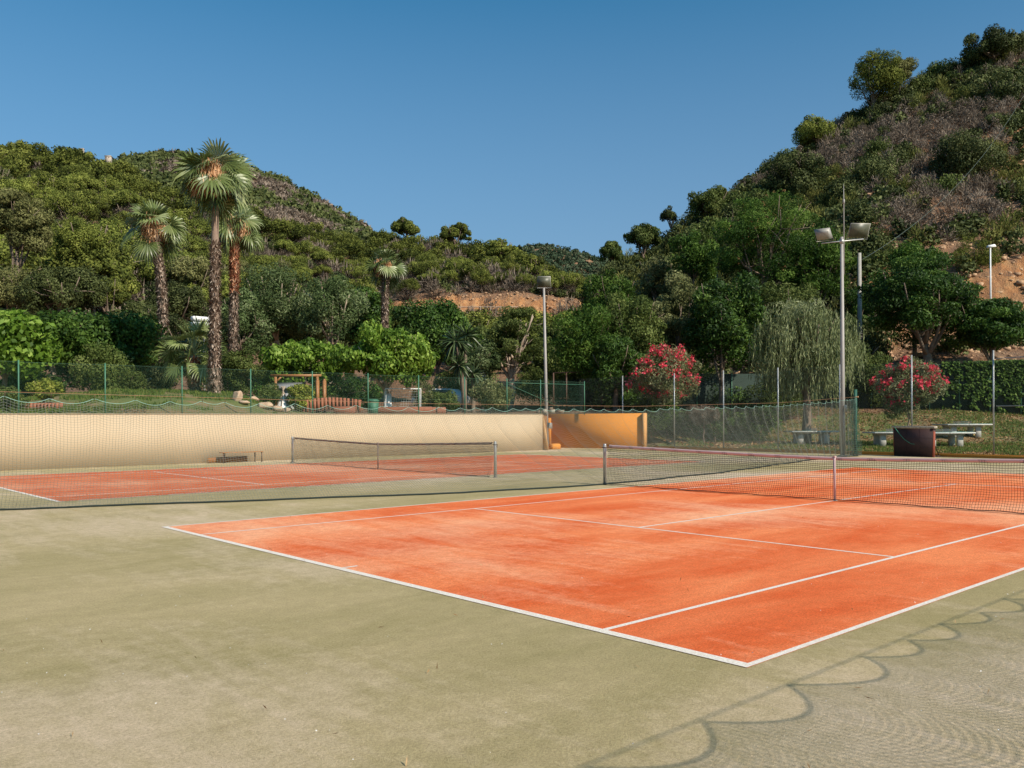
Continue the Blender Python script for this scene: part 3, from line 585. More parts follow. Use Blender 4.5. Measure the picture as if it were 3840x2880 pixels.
def pingpong(u, D, yaw, label):
    p = xy(u, D); g_ = ground_z(*p); t_ = thing('table_tennis_table', label, 'table tennis table', (p[0], p[1], g_), yaw, 'concrete table tennis tables on the lawn')
    ob('table_top', [bbox_b((0, 0, .73), (2.74, 1.52, .07), .01)], M_conc, t_)
    ob('playing_surface', [box((0, 0, .768), (2.70, 1.48, .006))], M_ttop, t_)
    for x in (-.75, .75):
        for y in (-.35, .35): ob('leg', [bbox_b((x, y, .35), (.32, .14, .7), .02)], M_conc, t_)
    ob('apron', [box((0, 0, .65), (1.9, .9, .09))], M_conc, t_)
    ob('net', [tubes(np.array([[(0, y, .775), (0, y, .92)] for y in np.linspace(-.85, .85, 40)]), .004, (1, 0, 0)), tubes(np.array([[(0, -.85, z), (0, .85, z)] for z in np.linspace(.78, .92, 6)]), .005, (1, 0, 0)), box((0, 0, .925), (.012, 1.72, .015))], M_galv, t_)
yw = math.radians(-40)
pingpong(1752, 49.5, yw, 'concrete table tennis table seen through the green divider net')
pingpong(1930, 46.2, yw, 'concrete table tennis table mostly hidden behind the maroon board')
pingpong(2035, 45.0, math.radians(-36), 'nearer concrete table tennis table just right of the maroon board')
pingpong(2078, 50.0, math.radians(-36), 'farther concrete table tennis table right of the maroon board')
# ------------------------------------------------------------------ foliage materials
L_mul = leafmat('mulberry_leaf', (.05, .10, .012), (.155, .265, .028), (.32, .43, .08), .55, .4, .25, .05)
L_dark = leafmat('dark_leaf', (.014, .034, .007), (.056, .115, .018), (.16, .25, .045), .55, .3, .22, .12)
L_mid = leafmat('mid_leaf', (.04, .06, .014), (.105, .14, .032), (.20, .23, .07), .65, .3, .15, .15)
L_fern = leafmat('fern_leaf', (.018, .045, .008), (.066, .128, .018), (.16, .24, .045), .6, .35, .15, .1)
L_olive = leafmat('olive_leaf', (.055, .065, .022), (.15, .16, .06), (.28, .28, .13), .7, .25, .12, .15)
L_grey = leafmat('grey_green_leaf', (.035, .058, .018), (.105, .148, .050), (.26, .30, .15), .65, .25, .15, .12)
L_pep = leafmat('pepper_leaf', (.07, .09, .035), (.20, .23, .10), (.38, .40, .22), .7, .3, .12, .08)
L_yel = leafmat('yellow_green_leaf', (.08, .11, .015), (.25, .28, .04), (.50, .46, .10), .6, .35, .2, .1)
L_pine = leafmat('pine_needles', (.035, .048, .012), (.160, .185, .036), (.29, .305, .07), .8, .22, .1, .28)
L_pineg = leafmat('grey_pine_needles', (.055, .062, .022), (.17, .17, .06), (.28, .27, .11), .8, .2, .1, .12)
L_oak = leafmat('holm_oak_leaf', (.025, .034, .011), (.075, .092, .026), (.15, .165, .06), .65, .15, .15, .25)
L_dry = leafmat('dry_scrub', (.060, .045, .032), (.165, .128, .098), (.33, .262, .205), .95, .15, .08, .25)
L_heath = leafmat('heath_scrub', (.05, .065, .016), (.15, .17, .04), (.28, .27, .08), .8, .25, .12, .2)
L_far = leafmat('haze_tinted_forest', (.020, .038, .022), (.050, .078, .042), (.12, .12, .07), .8, .1, .1, .2)  # blue of the distance haze is mixed into these leaf colours
L_oleander = leafmat('oleander_leaf', (.05, .07, .02), (.17, .18, .075), (.42, .42, .24), .6, .25, .2, .05)
L_flow = leafmat('red_oleander_flower', (.50, .03, .05), (.80, .07, .12), (.90, .28, .27), .6, .35, .2, .02)
L_grass = leafmat('grass_blade', (.05, .09, .015), (.12, .19, .03), (.24, .22, .07), .7, .35, .2, 0)
L_litter = leafmat('dry_leaf', (.16, .08, .035), (.32, .18, .08), (.45, .30, .16), .9, .1, .1, 0)

def limbs(base, top, spread, n, r0, rng, rise=.6, lvl=2, wob=.12):
    """trunk then forking limbs, as tubes; base/top points of trunk, spread (rx,ry,rz) of crown"""
    base = np.array(base, float); top = np.array(top, float); out = []
    t = np.linspace(0, 1, 6)[:, None]; H = np.linalg.norm(top-base)
    P = base*(1-t)+top*t+rng.normal(size=(6, 3))*np.array([1, 1, 0])*H*.018*(t*(1-t)*4)
    out.append(tube(P, r0*(1.25-.6*t[:, 0]), 8))
    for i in range(n):
        a = i/n*6.283+rng.random()*.8; f = .5+.5*rng.random()
        e = top+np.array([math.cos(a)*spread[0]*f, math.sin(a)*spread[1]*f, spread[2]*(rise+.5*rng.random())])
        s_ = P[rng.integers(3, 6)] if i else P[-1]
        q = np.linspace(0, 1, 6)[:, None]; C = s_*(1-q)+e*q; C[:, 2] += (np.sin(q[:, 0]*math.pi)*-.12*spread[2]); C += rng.normal(size=C.shape)*wob*spread[0]*.25*q
        out.append(tube(C, r0*.5*(1-.75*q[:, 0]), 6))
        for k in range(lvl):
            j = rng.integers(2, 5); d = sph(rng, 1)[0]*np.array(spread)*.55; d[2] = abs(d[2])*.8
            out.append(tube(np.stack([C[j], C[j]+d*.5+rng.normal(size=3)*.1, C[j]+d]), [r0*.22, r0*.14, r0*.05], 5))
    return out
def tree(name, label, cat, u, v0, v1, hw, D, mat, n, L, Wd, seed, k=40, br=.3, ub=None, tr=.16, group=None, low=-.8, down=0., inner=.22, jit=.6, bark=None, nl=6, fill=.35, shape=None, gap=None, lean=0, tvar=.6, sink=0.2, flat=1., upb=0., depth=1., pods=None):
    rng = np.random.default_rng(seed); p = xy(ub if ub is not None else u, D); g_ = ground_z(*p)-sink
    t_ = thing(name, label, cat, (p[0], p[1], g_), 0, group)
    c = at(u, (v0+v1)/2, D)-np.array([p[0], p[1], g_]); rx = hw/1867*D*1.1; rz = (v1-v0)/2/1867*D*1.04; ry = rx*depth; n = int(n*1.5); L = L*.86; Wd = Wd*.86; k = int(k*1.25)
    B = crown_blobs(rx*.97, ry*.97, rz*.97, k, rng, br*.95, low, fill)
    lob = sph(rng, 5); dn = B[:, :3]/(np.linalg.norm(B[:, :3], axis=1)[:, None]+1e-6); B[:, :3] *= (.82+.34*np.clip((dn@lob.T).max(1), 0, 1)**3)[:, None]
    if shape is not None: B = shape(B, rx, ry, rz, rng)
    B[:, :3] += c
    parts = [puffs(B, n, L, Wd, rng, inner, jit, down, flat, tvar, upb)]
    # straggling sprays that break the outline
    sp = B[rng.choice(len(B), max(4, len(B)//2))].copy(); dd = sph(rng, len(sp)); dd[:, 2] = np.abs(dd[:, 2])*.6-.1
    sp[:, :3] += dd*sp[:, 3:4]*1.15; sp[:, 3] *= .38
    parts.append(puffs(sp, n//8, L, Wd, rng, .5, .8, down, flat, tvar, upb))
    ob('crown', parts, mat, t_)
    top = c+np.array([0, 0, -rz*.45]); 
    if pods:
        n_ = pods; ix = rng.choice(len(B), n_); d = sph(rng, n_); Cp = B[ix, :3]+d*B[ix, 3:4]*1.05
        ob('seed_pods', [leaves(np.repeat(Cp, 5, 0)+rng.normal(size=(n_*5, 3))*.1, rng.normal(size=(n_*5, 3)), .22, .07, rng, rng.random(n_*5)*.7, 2.)], L_litter, t_)['kind'] = 'stuff'
    ob('trunk', limbs((0, 0, 0), top, (rx*.75, ry*.75, rz*1.0), nl, tr, rng), bark or M_bark, t_)
    return t_, B, rng

# ---- garden and valley trees, front to back
tree('mulberry_tree', 'bright green mulberry with large leaves cut off by the left edge of the photo', 'tree', 10, 672, 822, 95, 39, L_mul, 5200, .34, .22, 1, 34, .34, tr=.12, down=.8, jit=.8)
tree('broadleaf_tree', 'wide dark green domed tree left of the palms behind the green fence', 'tree', 205, 664, 830, 132, 47, L_dark, 15000, .26, .13, 2, 60, .28, tr=.22, down=.5)
tree('broadleaf_tree', 'sunlit leafy tree filling the gap between the left mulberry and the dark dome tree', 'tree', 115, 668, 800, 75, 44, L_fern, 8000, .26, .12, 202, 36, .3, tr=.15, down=.5)
tree('mulberry_tree', 'mid green mulberry spreading left of the brightest mulberry in the middle of the garden', 'tree', 640, 736, 838, 98, 50, L_mul, 11000, .30, .15, 3, 46, .30, tr=.16, down=1.2, ub=655)
tree('mulberry_tree', 'brightest yellow-green mulberry with drooping leaves and whitewashed trunk', 'tree', 832, 702, 842, 112, 47, L_mul, 15000, .29, .155, 4, 80, .22, ub=838, tr=.17, down=1.6, jit=.75, bark=M_barkp)
tree('broadleaf_tree', 'pale grey-green tree with bare branches showing between the tall palms and middle mulberry', 'tree', 600, 560, 765, 92, 72, L_grey, 15000, .30, .10, 5, 60, .24, tr=.2, bark=M_barkp, nl=12, fill=.45)
tree('broadleaf_tree', 'loose grey-green tree standing left of the fourth palm', 'tree', 715, 585, 760, 72, 70, L_grey, 10000, .30, .10, 6, 44, .25, tr=.2, bark=M_barkp, nl=10)
tree('broadleaf_tree', 'dark branching tree directly behind the fourth palm trunk', 'tree', 795, 605, 770, 62, 80, L_dark, 8000, .34, .15, 7, 36, .28, tr=.2, nl=8)
tree('broadleaf_tree', 'large dark green rounded tree behind the spiky yucca', 'tree', 945, 640, 815, 96, 66, L_dark, 16000, .30, .14, 8, 64, .26, tr=.22, down=.3)
tree('broadleaf_tree', 'airy olive-green tree with a pale forked trunk left of the slim light pole', 'tree', 1112, 655, 820, 72, 61, L_mid, 9000, .24, .09, 9, 44, .24, ub=1097, tr=.26, bark=M_barkp, nl=12, fill=.3, flat=.6)
tree('broadleaf_tree', 'small grey-green tree between the yucca and the pale forked trunk', 'tree', 1045, 735, 850, 45, 60, L_grey, 5000, .24, .09, 109, 26, .28, tr=.12)
tree('fern_leaved_tree', 'feathery bright green tree just right of the slim light pole', 'tree', 1262, 645, 860, 88, 57, L_fern, 10500, .28, .09, 10, 54, .24, tr=.16, nl=9)
tree('broadleaf_tree', 'shaded olive tree rising behind the left oleander', 'tree', 1355, 620, 835, 78, 58, L_mid, 10500, .26, .10, 11, 54, .24, tr=.16, nl=9)
tree('broadleaf_tree', 'pale twiggy olive-green tree above the right side of the left oleander', 'tree', 1465, 585, 810, 76, 61, L_olive, 11000, .26, .09, 12, 54, .22, tr=.17, nl=9)
tree('broadleaf_tree', 'very dark dense tree between the left oleander and the weeping pepper tree', 'tree', 1560, 555, 860, 88, 57, L_dark, 13000, .28, .12, 13, 60, .24, tr=.2)
tree('fern_leaved_tree', 'tall bright green feathery tree with reddish pods on the lower right hill', 'tree', 1650, 396, 670, 132, 76, L_fern, 24000, .25, .09, 14, 84, .2, tr=.24, nl=14, fill=.45, flat=.6, tvar=.8, pods=130)
tree('fern_leaved_tree', 'lower feathery green tree left of the tall floodlight pole', 'tree', 1765, 480, 680, 78, 74, L_fern, 10500, .34, .11, 15, 52, .24, tr=.2, nl=9)
def weep(B, rx, ry, rz, rng):
    E = []
    for b in B:
        for q in range(3): E.append([b[0]*1.02+rng.normal()*.15, b[1]*1.02+rng.normal()*.15, b[2]-q*b[3]*.9, b[3]*(.8-.13*q)])
    return np.array(E)
def pepper():
    rng = np.random.default_rng(16); u, D = 1742, 51; p = xy(u, D); g_ = ground_z(*p)-.2
    t_ = thing('pepper_tree', 'pale weeping pepper tree with hanging strands behind the grey fence', 'tree', (p[0], p[1], g_))
    c = at(u, 752, D)-np.array([p[0], p[1], g_]); rx = 134/1867*D; rz = 126/1867*D
    B = crown_blobs(rx*.88, rx*.8, rz*.92, 90, rng, .22, -.95, .3); B[:, :3] += c
    parts = [puffs(B, 26000, .26, .045, rng, .2, .7, 2.5, 1, .7)]
    # hanging strands
    S = []
    d = sph(rng, 900); d[:, 2] = d[:, 2]*.75+.1; st = c+d*np.array([rx, rx*.9, rz*.92])*(.7+.3*rng.random(900))[:, None]
    for s_ in st:
        ln = .8+1.3*rng.random(); q = np.arange(0, ln, .13); dv = np.array([rng.normal()*.12, rng.normal()*.12, -1])
        S.append(s_+q[:, None]*dv)
    S = np.concatenate(S); N_ = rng.normal(size=S.shape)*np.array([1, 1, .3])
    parts.append(leaves(S, N_, .30, .05, rng, np.clip(rng.normal(size=len(S))*.2+.6, 0, 1), 5.))
    ob('crown', parts, L_pep, t_); ob('trunk', limbs((0, 0, 0), c-np.array([0, 0, rz*.4]), (rx*.7, rx*.6, rz*.9), 8, .25, rng), M_bark, t_)
pepper()
def oleander(label, u, v0, v1, hw, D, seed, nf, lean):
    t_, B, rng = tree('oleander_bush', label, 'bush', u, v0, v1, hw, D, L_oleander, 9500, .24, .05, seed, 50, .25, tr=.05, low=-.98, jit=.9, nl=14, fill=.3, tvar=.5)
    # flower clusters: small five-petal looking tufts
    idx = rng.choice(len(B), nf); d = sph(rng, nf); d[:, 2] = np.where(d[:, 2] < -.2, -d[:, 2], d[:, 2]); d = d-np.array([Fd[0], Fd[1], 0])*.55*rng.random(nf)[:, None]; d /= np.linalg.norm(d, axis=1)[:, None]
    C = B[idx, :3]+d*B[idx, 3:4]*1.1
    per = 16; Cc = (C[:, None]+rng.normal(size=(nf, per, 3))*.10).reshape(-1, 3)
    ob('flower', [leaves(Cc, rng.normal(size=Cc.shape), .15, .13, rng, np.clip(rng.normal(size=len(Cc))*.25+.45, 0, 1))], L_flow, t_)['kind'] = 'stuff'
oleander('large red-flowered oleander bush behind the grey fence left of the pepper tree', 1432, 742, 892, 76, 52, 17, 170, 0)
oleander('red-flowered oleander bush with pale leaves above the maroon board', 1962, 762, 905, 68, 47, 18, 120, 0)
def layers(B, rx, ry, rz, rng):
    B[:, 3] *= 1.0; return B
tree('broadleaf_tree', 'broad dark green layered tree in front of the orange cliff', 'tree', 1992, 540, 785, 150, 65, L_dark, 24000, .28, .12, 19, 80, .21, ub=2022, tr=.34, nl=14, fill=.5, low=-.75, depth=.8, flat=.5, tvar=.8)
tree('broadleaf_tree', 'dark green tree crown right of the white street lamp', 'tree', 2140, 628, 775, 100, 64, L_dark, 14000, .32, .12, 20, 48, .24, ub=2150, tr=.18, nl=8, depth=.8, flat=.55)
tree('young_pine', 'light green young pine behind the white street lamp', 'tree', 2108, 500, 620, 48, 84, L_pine, 5000, .35, .05, 21, 34, .28, tr=.12, jit=.9, low=-.9, upb=.1)
fill = [
 ('broadleaf_tree', 'mid green tree on the valley floor right of the slim light pole top', 1215, 690, 810, 56, 78, L_mid, 6000),
 ('broadleaf_tree', 'olive tree low on the valley side left of the airy shaded olive tree', 1320, 575, 730, 66, 84, L_fern, 7000),
 ('broadleaf_tree', 'grey-olive tree behind the left oleander crown high on the slope', 1425, 540, 690, 66, 88, L_olive, 7000),
 ('broadleaf_tree', 'dark green tree left of the top of the bright feathery tree', 1550, 450, 620, 66, 92, L_mid, 8000),
 ('fern_leaved_tree', 'bright feathery branches right above the pale twiggy tree', 1500, 500, 640, 56, 84, L_fern, 6500),
 ('broadleaf_tree', 'dark tree filling the gap between the floodlight pole and the layered tree', 1862, 620, 800, 56, 77, L_dark, 8000),
 ('broadleaf_tree', 'dark bush-like tree above the weeping pepper tree', 1700, 600, 760, 76, 70, L_mid, 8000),
 ('broadleaf_tree', 'upper dark green tier of leaves above the layered tree', 1975, 520, 620, 62, 68, L_fern, 5000),
 ('broadleaf_tree', 'grey-green tree right behind the tall leafy shrub', 520, 620, 790, 62, 68, L_grey, 7500),
 ('broadleaf_tree', 'dark tree between the loose grey-green trees', 655, 640, 790, 60, 76, L_dark, 6000),
 ('broadleaf_tree', 'mid green tree right of the fourth palm crown', 880, 650, 760, 58, 84, L_mid, 6500),
 ('broadleaf_tree', 'dark oak-like tree left of the pale forked tree top', 1035, 700, 800, 50, 78, L_mid, 6500),
 ('broadleaf_tree', 'olive tree right behind the slim light pole', 1190, 720, 855, 56, 66, L_mid, 6500),
 ('broadleaf_tree', 'dark tree at the foot of the slope right of the feathery tree', 1330, 700, 870, 62, 55, L_dark, 8000),
]
for q, (nm, lab, u, v0, v1, hw, D, mt_, n_) in enumerate(fill):
    tree(nm, lab, 'tree', u, v0, v1, hw, D, mt_, n_, .30*D/72, .12*D/72, 700+q, 46, .25, tr=.16, nl=8)
# under-storey shrubs
sh = [
 ('shrub', 'small-leaved olive shrub below the dark dome tree behind the green fence', 215, 748, 862, 58, 40, L_mid, 6500, .13, .08),
 ('shrub', 'low mid green shrub beside the small goal frame on the grass mound', 290, 800, 858, 34, 42, L_mid, 3000, .14, .06),
 ('shrub', 'pale speckled shrub left of the small fan palm', 352, 785, 848, 38, 43, L_olive, 4000, .12, .07),
 ('shrub', 'tall leafy shrub right of the tallest palm trunk', 520, 742, 862, 46, 43, L_mid, 7000, .15, .08),
 ('shrub', 'low bushy shrub above the pale boulders', 585, 830, 876, 26, 42, L_mid, 2600, .12, .05),
 ('dome_shrub', 'yellow-green rounded shrub at the far left behind the green fence', 95, 818, 866, 37, 34.5, L_yel, 4200, .11, .06),
 ('ball_shrub', 'clipped yellow-green ball shrub beside the wooden pergola', 652, 828, 893, 26, 42, L_yel, 4200, .12, .08),
 ('hedge_shrub', 'wide olive-green hedge behind the right part of the green fence', 1060, 826, 890, 52, 50, L_olive, 5500, .13, .07),
 ('shrub', 'tall thin pale shrub right of the larger goal', 915, 818, 888, 24, 50, L_olive, 2500, .13, .07),
 ('shrub', 'dark flowering shrub with few red blooms left of the hedge', 965, 845, 890, 40, 50, L_mid, 3000, .14, .07),
 ('shrub', 'shaded dark shrub on the wall edge at the far left corner', 18, 835, 895, 36, 33, L_mid, 2800, .13, .07),
 ('shrub', 'dark shrub mass under the mulberry trees in the middle garden', 740, 815, 890, 100, 62, L_dark, 5500, .22, .1),
 ('shrub', 'dark shrub mass behind the tall shrub and boulders', 600, 800, 880, 60, 60, L_dark, 4000, .22, .1),
 ('shrub', 'dark undergrowth behind the left oleander at the fence', 1390, 820, 905, 80, 57, L_dark, 6000, .2, .09),
 ('shrub', 'dark undergrowth right of the left oleander under the dense tree', 1545, 815, 905, 85, 60, L_dark, 7000, .22, .09),
 ('shrub', 'low dark bush added as shade on the bank behind the divider net near the ochre wall', 1440, 872, 940, 62, 51.5, L_dark, 5000, .18, .07),  # this and the next two low bushes stand in for shade on the grass
 ('shrub', 'low dark bush added as shade on the bank in the middle of the divider net', 1545, 880, 944, 64, 51, L_dark, 5000, .18, .07),
 ('shrub', 'low dark bush added as shade left of the first table tennis table', 1640, 872, 942, 56, 50.5, L_dark, 4500, .18, .07),
 ('dry_brush', 'heap of pale dead branches on the bank behind the divider net', 1520, 876, 918, 40, 49.5, L_dry, 2600, .42, .03),
 ('shrub', 'shaded undergrowth at the foot of the pepper tree', 1680, 820, 905, 80, 58, L_mid, 6000, .2, .08),
 ('shrub', 'yellow-green shrub behind the slim light pole above the ochre wall', 1215, 800, 880, 44, 58, L_heath, 4200, .2, .06),
 ('shrub', 'dark green shrub right of the slim light pole behind the end wall', 1290, 815, 900, 50, 60, L_dark, 4200, .2, .08),
 ('shrub', 'dark bush under the pale forked trunk', 1150, 800, 880, 48, 64, L_mid, 4200, .2, .08),
 ('shrub', 'dark shrubbery at the far left under the mulberry', 60, 790, 875, 90, 43, L_dark, 7000, .2, .1),
 ('shrub', 'dark shrubbery between the dome tree and the small fan palm', 330, 745, 850, 60, 52, L_mid, 6000, .22, .1),
 ('shrub', 'dark shrubbery behind the tallest palm base', 450, 740, 850, 60, 56, L_mid, 6000, .22, .1),
 ('shrub', 'brown-green bushes behind the hedge and green fence', 1010, 780, 870, 60, 66, L_mid, 5000, .22, .1),
 ('shrub', 'leafy shrub between the pepper tree and the right oleander', 1865, 740, 890, 52, 60, L_mid, 6000, .22, .08),
]
for q, (nm, lab, u, v0, v1, hw, D, mt_, n_, L_, W_) in enumerate(sh):
    tree(nm, lab, 'bush', u, v0, v1, hw, D, mt_, n_, L_, W_, 300+q, 30, .33 if 'ball' not in nm else .4, tr=.04, low=-.95, nl=5, inner=.3, jit=.5)
# ---- larger pines and oaks of the lower left slope and the skylines
def dome(B, rx, ry, rz, rng):
    B[:, 2] = np.abs(B[:, 2])*1.25-rz*.35; B[:, 3] *= np.where(B[:, 2] > 0, 1., .7); return B
big = [
 ('stone_pine', 'big rounded umbrella pine on the lower left slope above the dark dome tree', 188, 456, 605, 80, 104, L_pine, 15000, .34, .16, 70, .2, dome),
 ('aleppo_pine', 'tall grey-green ragged pine at the far left edge of the slope', 38, 378, 600, 68, 92, L_pineg, 15000, .36, .14, 70, .2, None),
 ('aleppo_pine', 'drooping grey-green pine below the ragged one at the left edge', 30, 560, 700, 80, 84, L_pineg, 11000, .32, .12, 50, .24, None),
 ('holm_oak', 'dark rounded holm oak on the slope below the big umbrella pine', 130, 570, 700, 88, 80, L_oak, 13000, .28, .14, 60, .22, None),
 ('stone_pine', 'small bright pine between the big umbrella pine and the second palm', 232, 588, 680, 44, 86, L_pine, 7000, .3, .14, 36, .26, dome),
 ('holm_oak', 'dark holm oak right behind the second palm trunk', 385, 590, 740, 66, 92, L_oak, 9000, .32, .16, 50, .24, None),
 ('holm_oak', 'dark oak between the second palm and the tallest palm', 300, 640, 760, 55, 80, L_oak, 7000, .3, .15, 40, .26, None),
 ('stone_pine', 'olive pine on the slope between the two tall palm trunks', 420, 545, 640, 60, 118, L_pineg, 8000, .4, .2, 44, .24, dome),
 ('holm_oak', 'dark oak low on the slope left of the tallest palm base', 405, 690, 790, 60, 74, L_oak, 7000, .28, .14, 40, .26, None),
 ('stone_pine', 'flat-topped umbrella pine standing clear on the skyline right of the fourth palm', 985, 477, 532, 42, 262, L_pine, 6000, .62, .36, 34, .22, dome),
 ('stone_pine', 'rounded pine on the skyline above the fourth palm', 880, 466, 520, 36, 285, L_pine, 6000, .62, .36, 34, .24, dome),
 ('stone_pine', 'rounded pine at the right end of the left hill skyline', 1088, 511, 572, 40, 240, L_pine, 6000, .6, .34, 34, .24, dome),
 ('stone_pine', 'broad pine on the right shoulder of the left hill above the orange road cut', 1150, 545, 612, 42, 225, L_pine, 6000, .56, .32, 36, .24, dome),
 ('aleppo_pine', 'tall pine standing clear on the skyline of the right hill', 1890, 106, 235, 52, 146, L_pine, 9000, .5, .14, 34, .3, None),
 ('aleppo_pine', 'lighter pine crown just right of the tall skyline pine', 1945, 128, 205, 32, 148, L_pineg, 5000, .5, .14, 22, .34, None),
 ('stone_pine', 'round bright pine on the right hill skyline below the tall one', 1770, 250, 322, 44, 143, L_pine, 8000, .42, .16, 36, .28, None),
 ('oak_tree', 'rounded oak on the right hill skyline near the valley', 1393, 484, 545, 38, 124, L_mid, 5000, .4, .2, 30, .26, None),
 ('oak_tree', 'small oak at the lowest end of the right hill skyline', 1325, 522, 576, 28, 119, L_mid, 3800, .36, .18, 22, .28, None),
 ('leaning_pine', 'thin leaning pine with sparse tufts on the right hill skyline', 1449, 443, 492, 21, 130, L_oak, 1500, .36, .14, 10, .34, None),
 ('holm_oak', 'large dark holm oak with visible trunk on the bare right slope', 2085, 288, 430, 84, 112, L_oak, 14000, .34, .16, 60, .22, None),
 ('holm_oak', 'dark oak clump high on the right edge of the hill', 2165, 130, 290, 62, 134, L_oak, 10000, .42, .2, 46, .24, None),
 ('holm_oak', 'dark oak on the very top of the right hill at the photo edge', 2150, 64, 140, 66, 146, L_oak, 8000, .45, .2, 40, .26, None),
 ('holm_oak', 'dark oak crown at the left foot of the right hill scrub', 1540, 395, 500, 52, 128, L_mid, 7000, .42, .2, 40, .24, None),
 ('holm_oak', 'dark leafy oak behind the top of the bright feathery tree', 1720, 330, 440, 66, 126, L_oak, 8000, .4, .18, 40, .24, None),
 ('holm_oak', 'shadowy oak thicket above the bare soil patch', 1900, 330, 470, 85, 116, L_oak, 13000, .36, .17, 56, .22, None),
]
for q, (nm, lab, u, v0, v1, hw, D, mt_, n_, L_, W_, k_, br_, shp) in enumerate(big):
    tree(nm, lab, 'tree', u, v0, v1, hw, D, mt_, n_, L_, W_, 500+q, k_, br_, tr=.12+hw*D/1867*.045, shape=shp, jit=.45, inner=.15, nl=9, low=-.6 if shp is None else -.1, tvar=.7, sink=1., ub=(2097 if u == 2085 else 1462 if u == 1449 else None))

# ---- forest of pines on the left hill: prototypes copied
def pine_proto(name, label, seed, rx, rz, k, n, L, Wd, mt_, hgt, group):
    rng = np.random.default_rng(seed); t_ = thing(name, label, 'tree', (0, 0, 0), 0, group)
    B = crown_blobs(rx, rx, rz, k, rng, .21, 0, .15); B[:, 2] = np.abs(B[:, 2])*1.15; B[:, 2] += hgt
    ob('crown', [puffs(B, n, L, Wd, rng, .08, .30, 0, .85, .7)], mt_, t_)
    U = B.copy(); U[:, 2] = U[:, 2]-rz*.55-.3; U[:, :2] *= .82; ob('dead_twigs', [puffs(U, n//5, L*1.5, .06, rng, .6, .9, 0, .7, .5)], L_dry, t_)
    tw = limbs((0, 0, -.8), (rng.normal()*.3, rng.normal()*.3, hgt*.75), (rx*.8, rx*.8, rz*.9+hgt*.2), 10, .2, rng, .45, 3)
    ob('trunk', tw, M_barkp, t_)
    return t_
FG = 'umbrella pines covering the left hillside'
protos = []
for q in range(7):
    rx = 4.0*(1+.12*math.sin(q*2.1)); protos.append(pine_proto('hill_pine', '', 900+q, rx, rx*(.68+.12*math.sin(q*1.7)), 58+5*q % 14, 6800, .28, .19, L_pine if q < 5 else L_pineg, 2.9+.5*(q % 3), FG))
oakp = pine_proto('hill_oak', '', 950, 3.0, 2.6, 26, 4200, .30, .19, L_oak, 1.6, 'dark oaks scattered between the hillside pines')
rng = np.random.default_rng(77); cand = []
for gx_ in np.arange(-140, 420, 7.0):
    for gy in np.arange(20, 460, 7.0):
        x = gx_+rng.normal()*1.7; y = gy+rng.normal()*1.7; u, D = uD((x, y)); 
        if D < 96 or u < -90 or u > 1330: continue
        Dr = np.interp(u, [-100, 150, 360, 500, 700, 860, 980, 1080, 1180, 1250, 1330], [300, 300, 300, 300, 300, 306, 296, 276, 250, 232, 200])
        if D > Dr: continue
        if u > 840 and 150 < D < 178: continue
        if u > 1260 and D < 176: continue
        z = float(terr(u, D)); vt = vh(u)-(z+5.5-CAM[2])/D*1867
        if vt > 715: continue
        up_ = fbm(np.array(x/45.), np.array(y/45.), 5, 3)
        if rng.random() < .07: continue
        cand.append((D, x, y, z, u, vt, float(up_)))
cand.sort(); used = set(); NI = 0; rest = []
zone = lambda u, D, vt: ('near the bottom of the left hill' if D < 150 else 'on the middle of the left hill' if D < 220 else 'high on the left hill')+(' towards the left edge' if u < 350 else ' behind the palms' if u < 780 else ' above the orange road cut')
for D, x, y, z, u, vt, up_ in cand:
    isoak = up_ < .40 or rng.random() < .05
    src = oakp if isoak else protos[rng.integers(0, 5 if rng.random() < .85 else 7)]
    s_ = (.60+.36*rng.random())*np.interp(u, [0, 250, 700], [1.45, 1.3, 1.0])*(1.12 if D < 150 else 1)
    if NI < 292:
        lab = ('dark oak ' if isoak else 'umbrella pine ')+zone(u, D, vt)
        grp = lab.replace('dark oak', 'dark oaks').replace('umbrella pine', 'umbrella pines')
        if id(src) not in used:
            used.add(id(src)); src.location = (x, y, z-.3); src.scale = (s_,)*3; src['label'] = lab; src['group'] = grp
        else: dup(src, (x, y, z-.3), rng.random()*6.28, lab, s_, grp, s_*(.85+.35*rng.random()))
        NI += 1
    else: rest.append((x, y, z, s_, isoak))
def merge(name, label, cat, mat, proto_parts, inst, rng, tj=.25):
    """many copies of a few shapes as one mesh: inst rows x,y,z,scale,kind"""
    inst = np.array(inst, float); out = []
    for kd, pp in enumerate(proto_parts):
        I = inst[inst[:, 4].astype(int) == kd]
        if not len(I): continue
        V, Fc, T = pp; V = np.asarray(V); Fc = np.asarray(Fc); a = rng.random(len(I))*6.28; c_, s_ = np.cos(a), np.sin(a)
        X = V[None, :, 0]*c_[:, None]-V[None, :, 1]*s_[:, None]; Y = V[None, :, 0]*s_[:, None]+V[None, :, 1]*c_[:, None]
        W_ = np.stack([X, Y, np.broadcast_to(V[None, :, 2], X.shape)*(.8+.4*rng.random(len(I)))[:, None]], -1)*I[:, 3][:, None, None]+I[:, None, :3]
        FF = Fc[None]+np.arange(len(I))[:, None, None]*len(V)
        TT = np.clip(np.asarray(T)[None]+(rng.random(len(I))[:, None]-.5)*tj*2, 0, 1)
        out.append((W_.reshape(-1, 3), FF.reshape(-1, Fc.shape[1]), TT.ravel()))
    return stuff(name, label, cat, out, mat)
def ppuff(seed, rx, rz, k, n, L, Wd, h0=0., jit=.45, low=-.2):
    rng = np.random.default_rng(seed); B = crown_blobs(rx, rx, rz, k, rng, .34, low, .3); B[:, 2] += h0
    return puffs(B, n, L, Wd, rng, .12, jit, 0, .9, .6)
rest += [(x, y, z, s_, o) for x, y, z, s_, o in []]
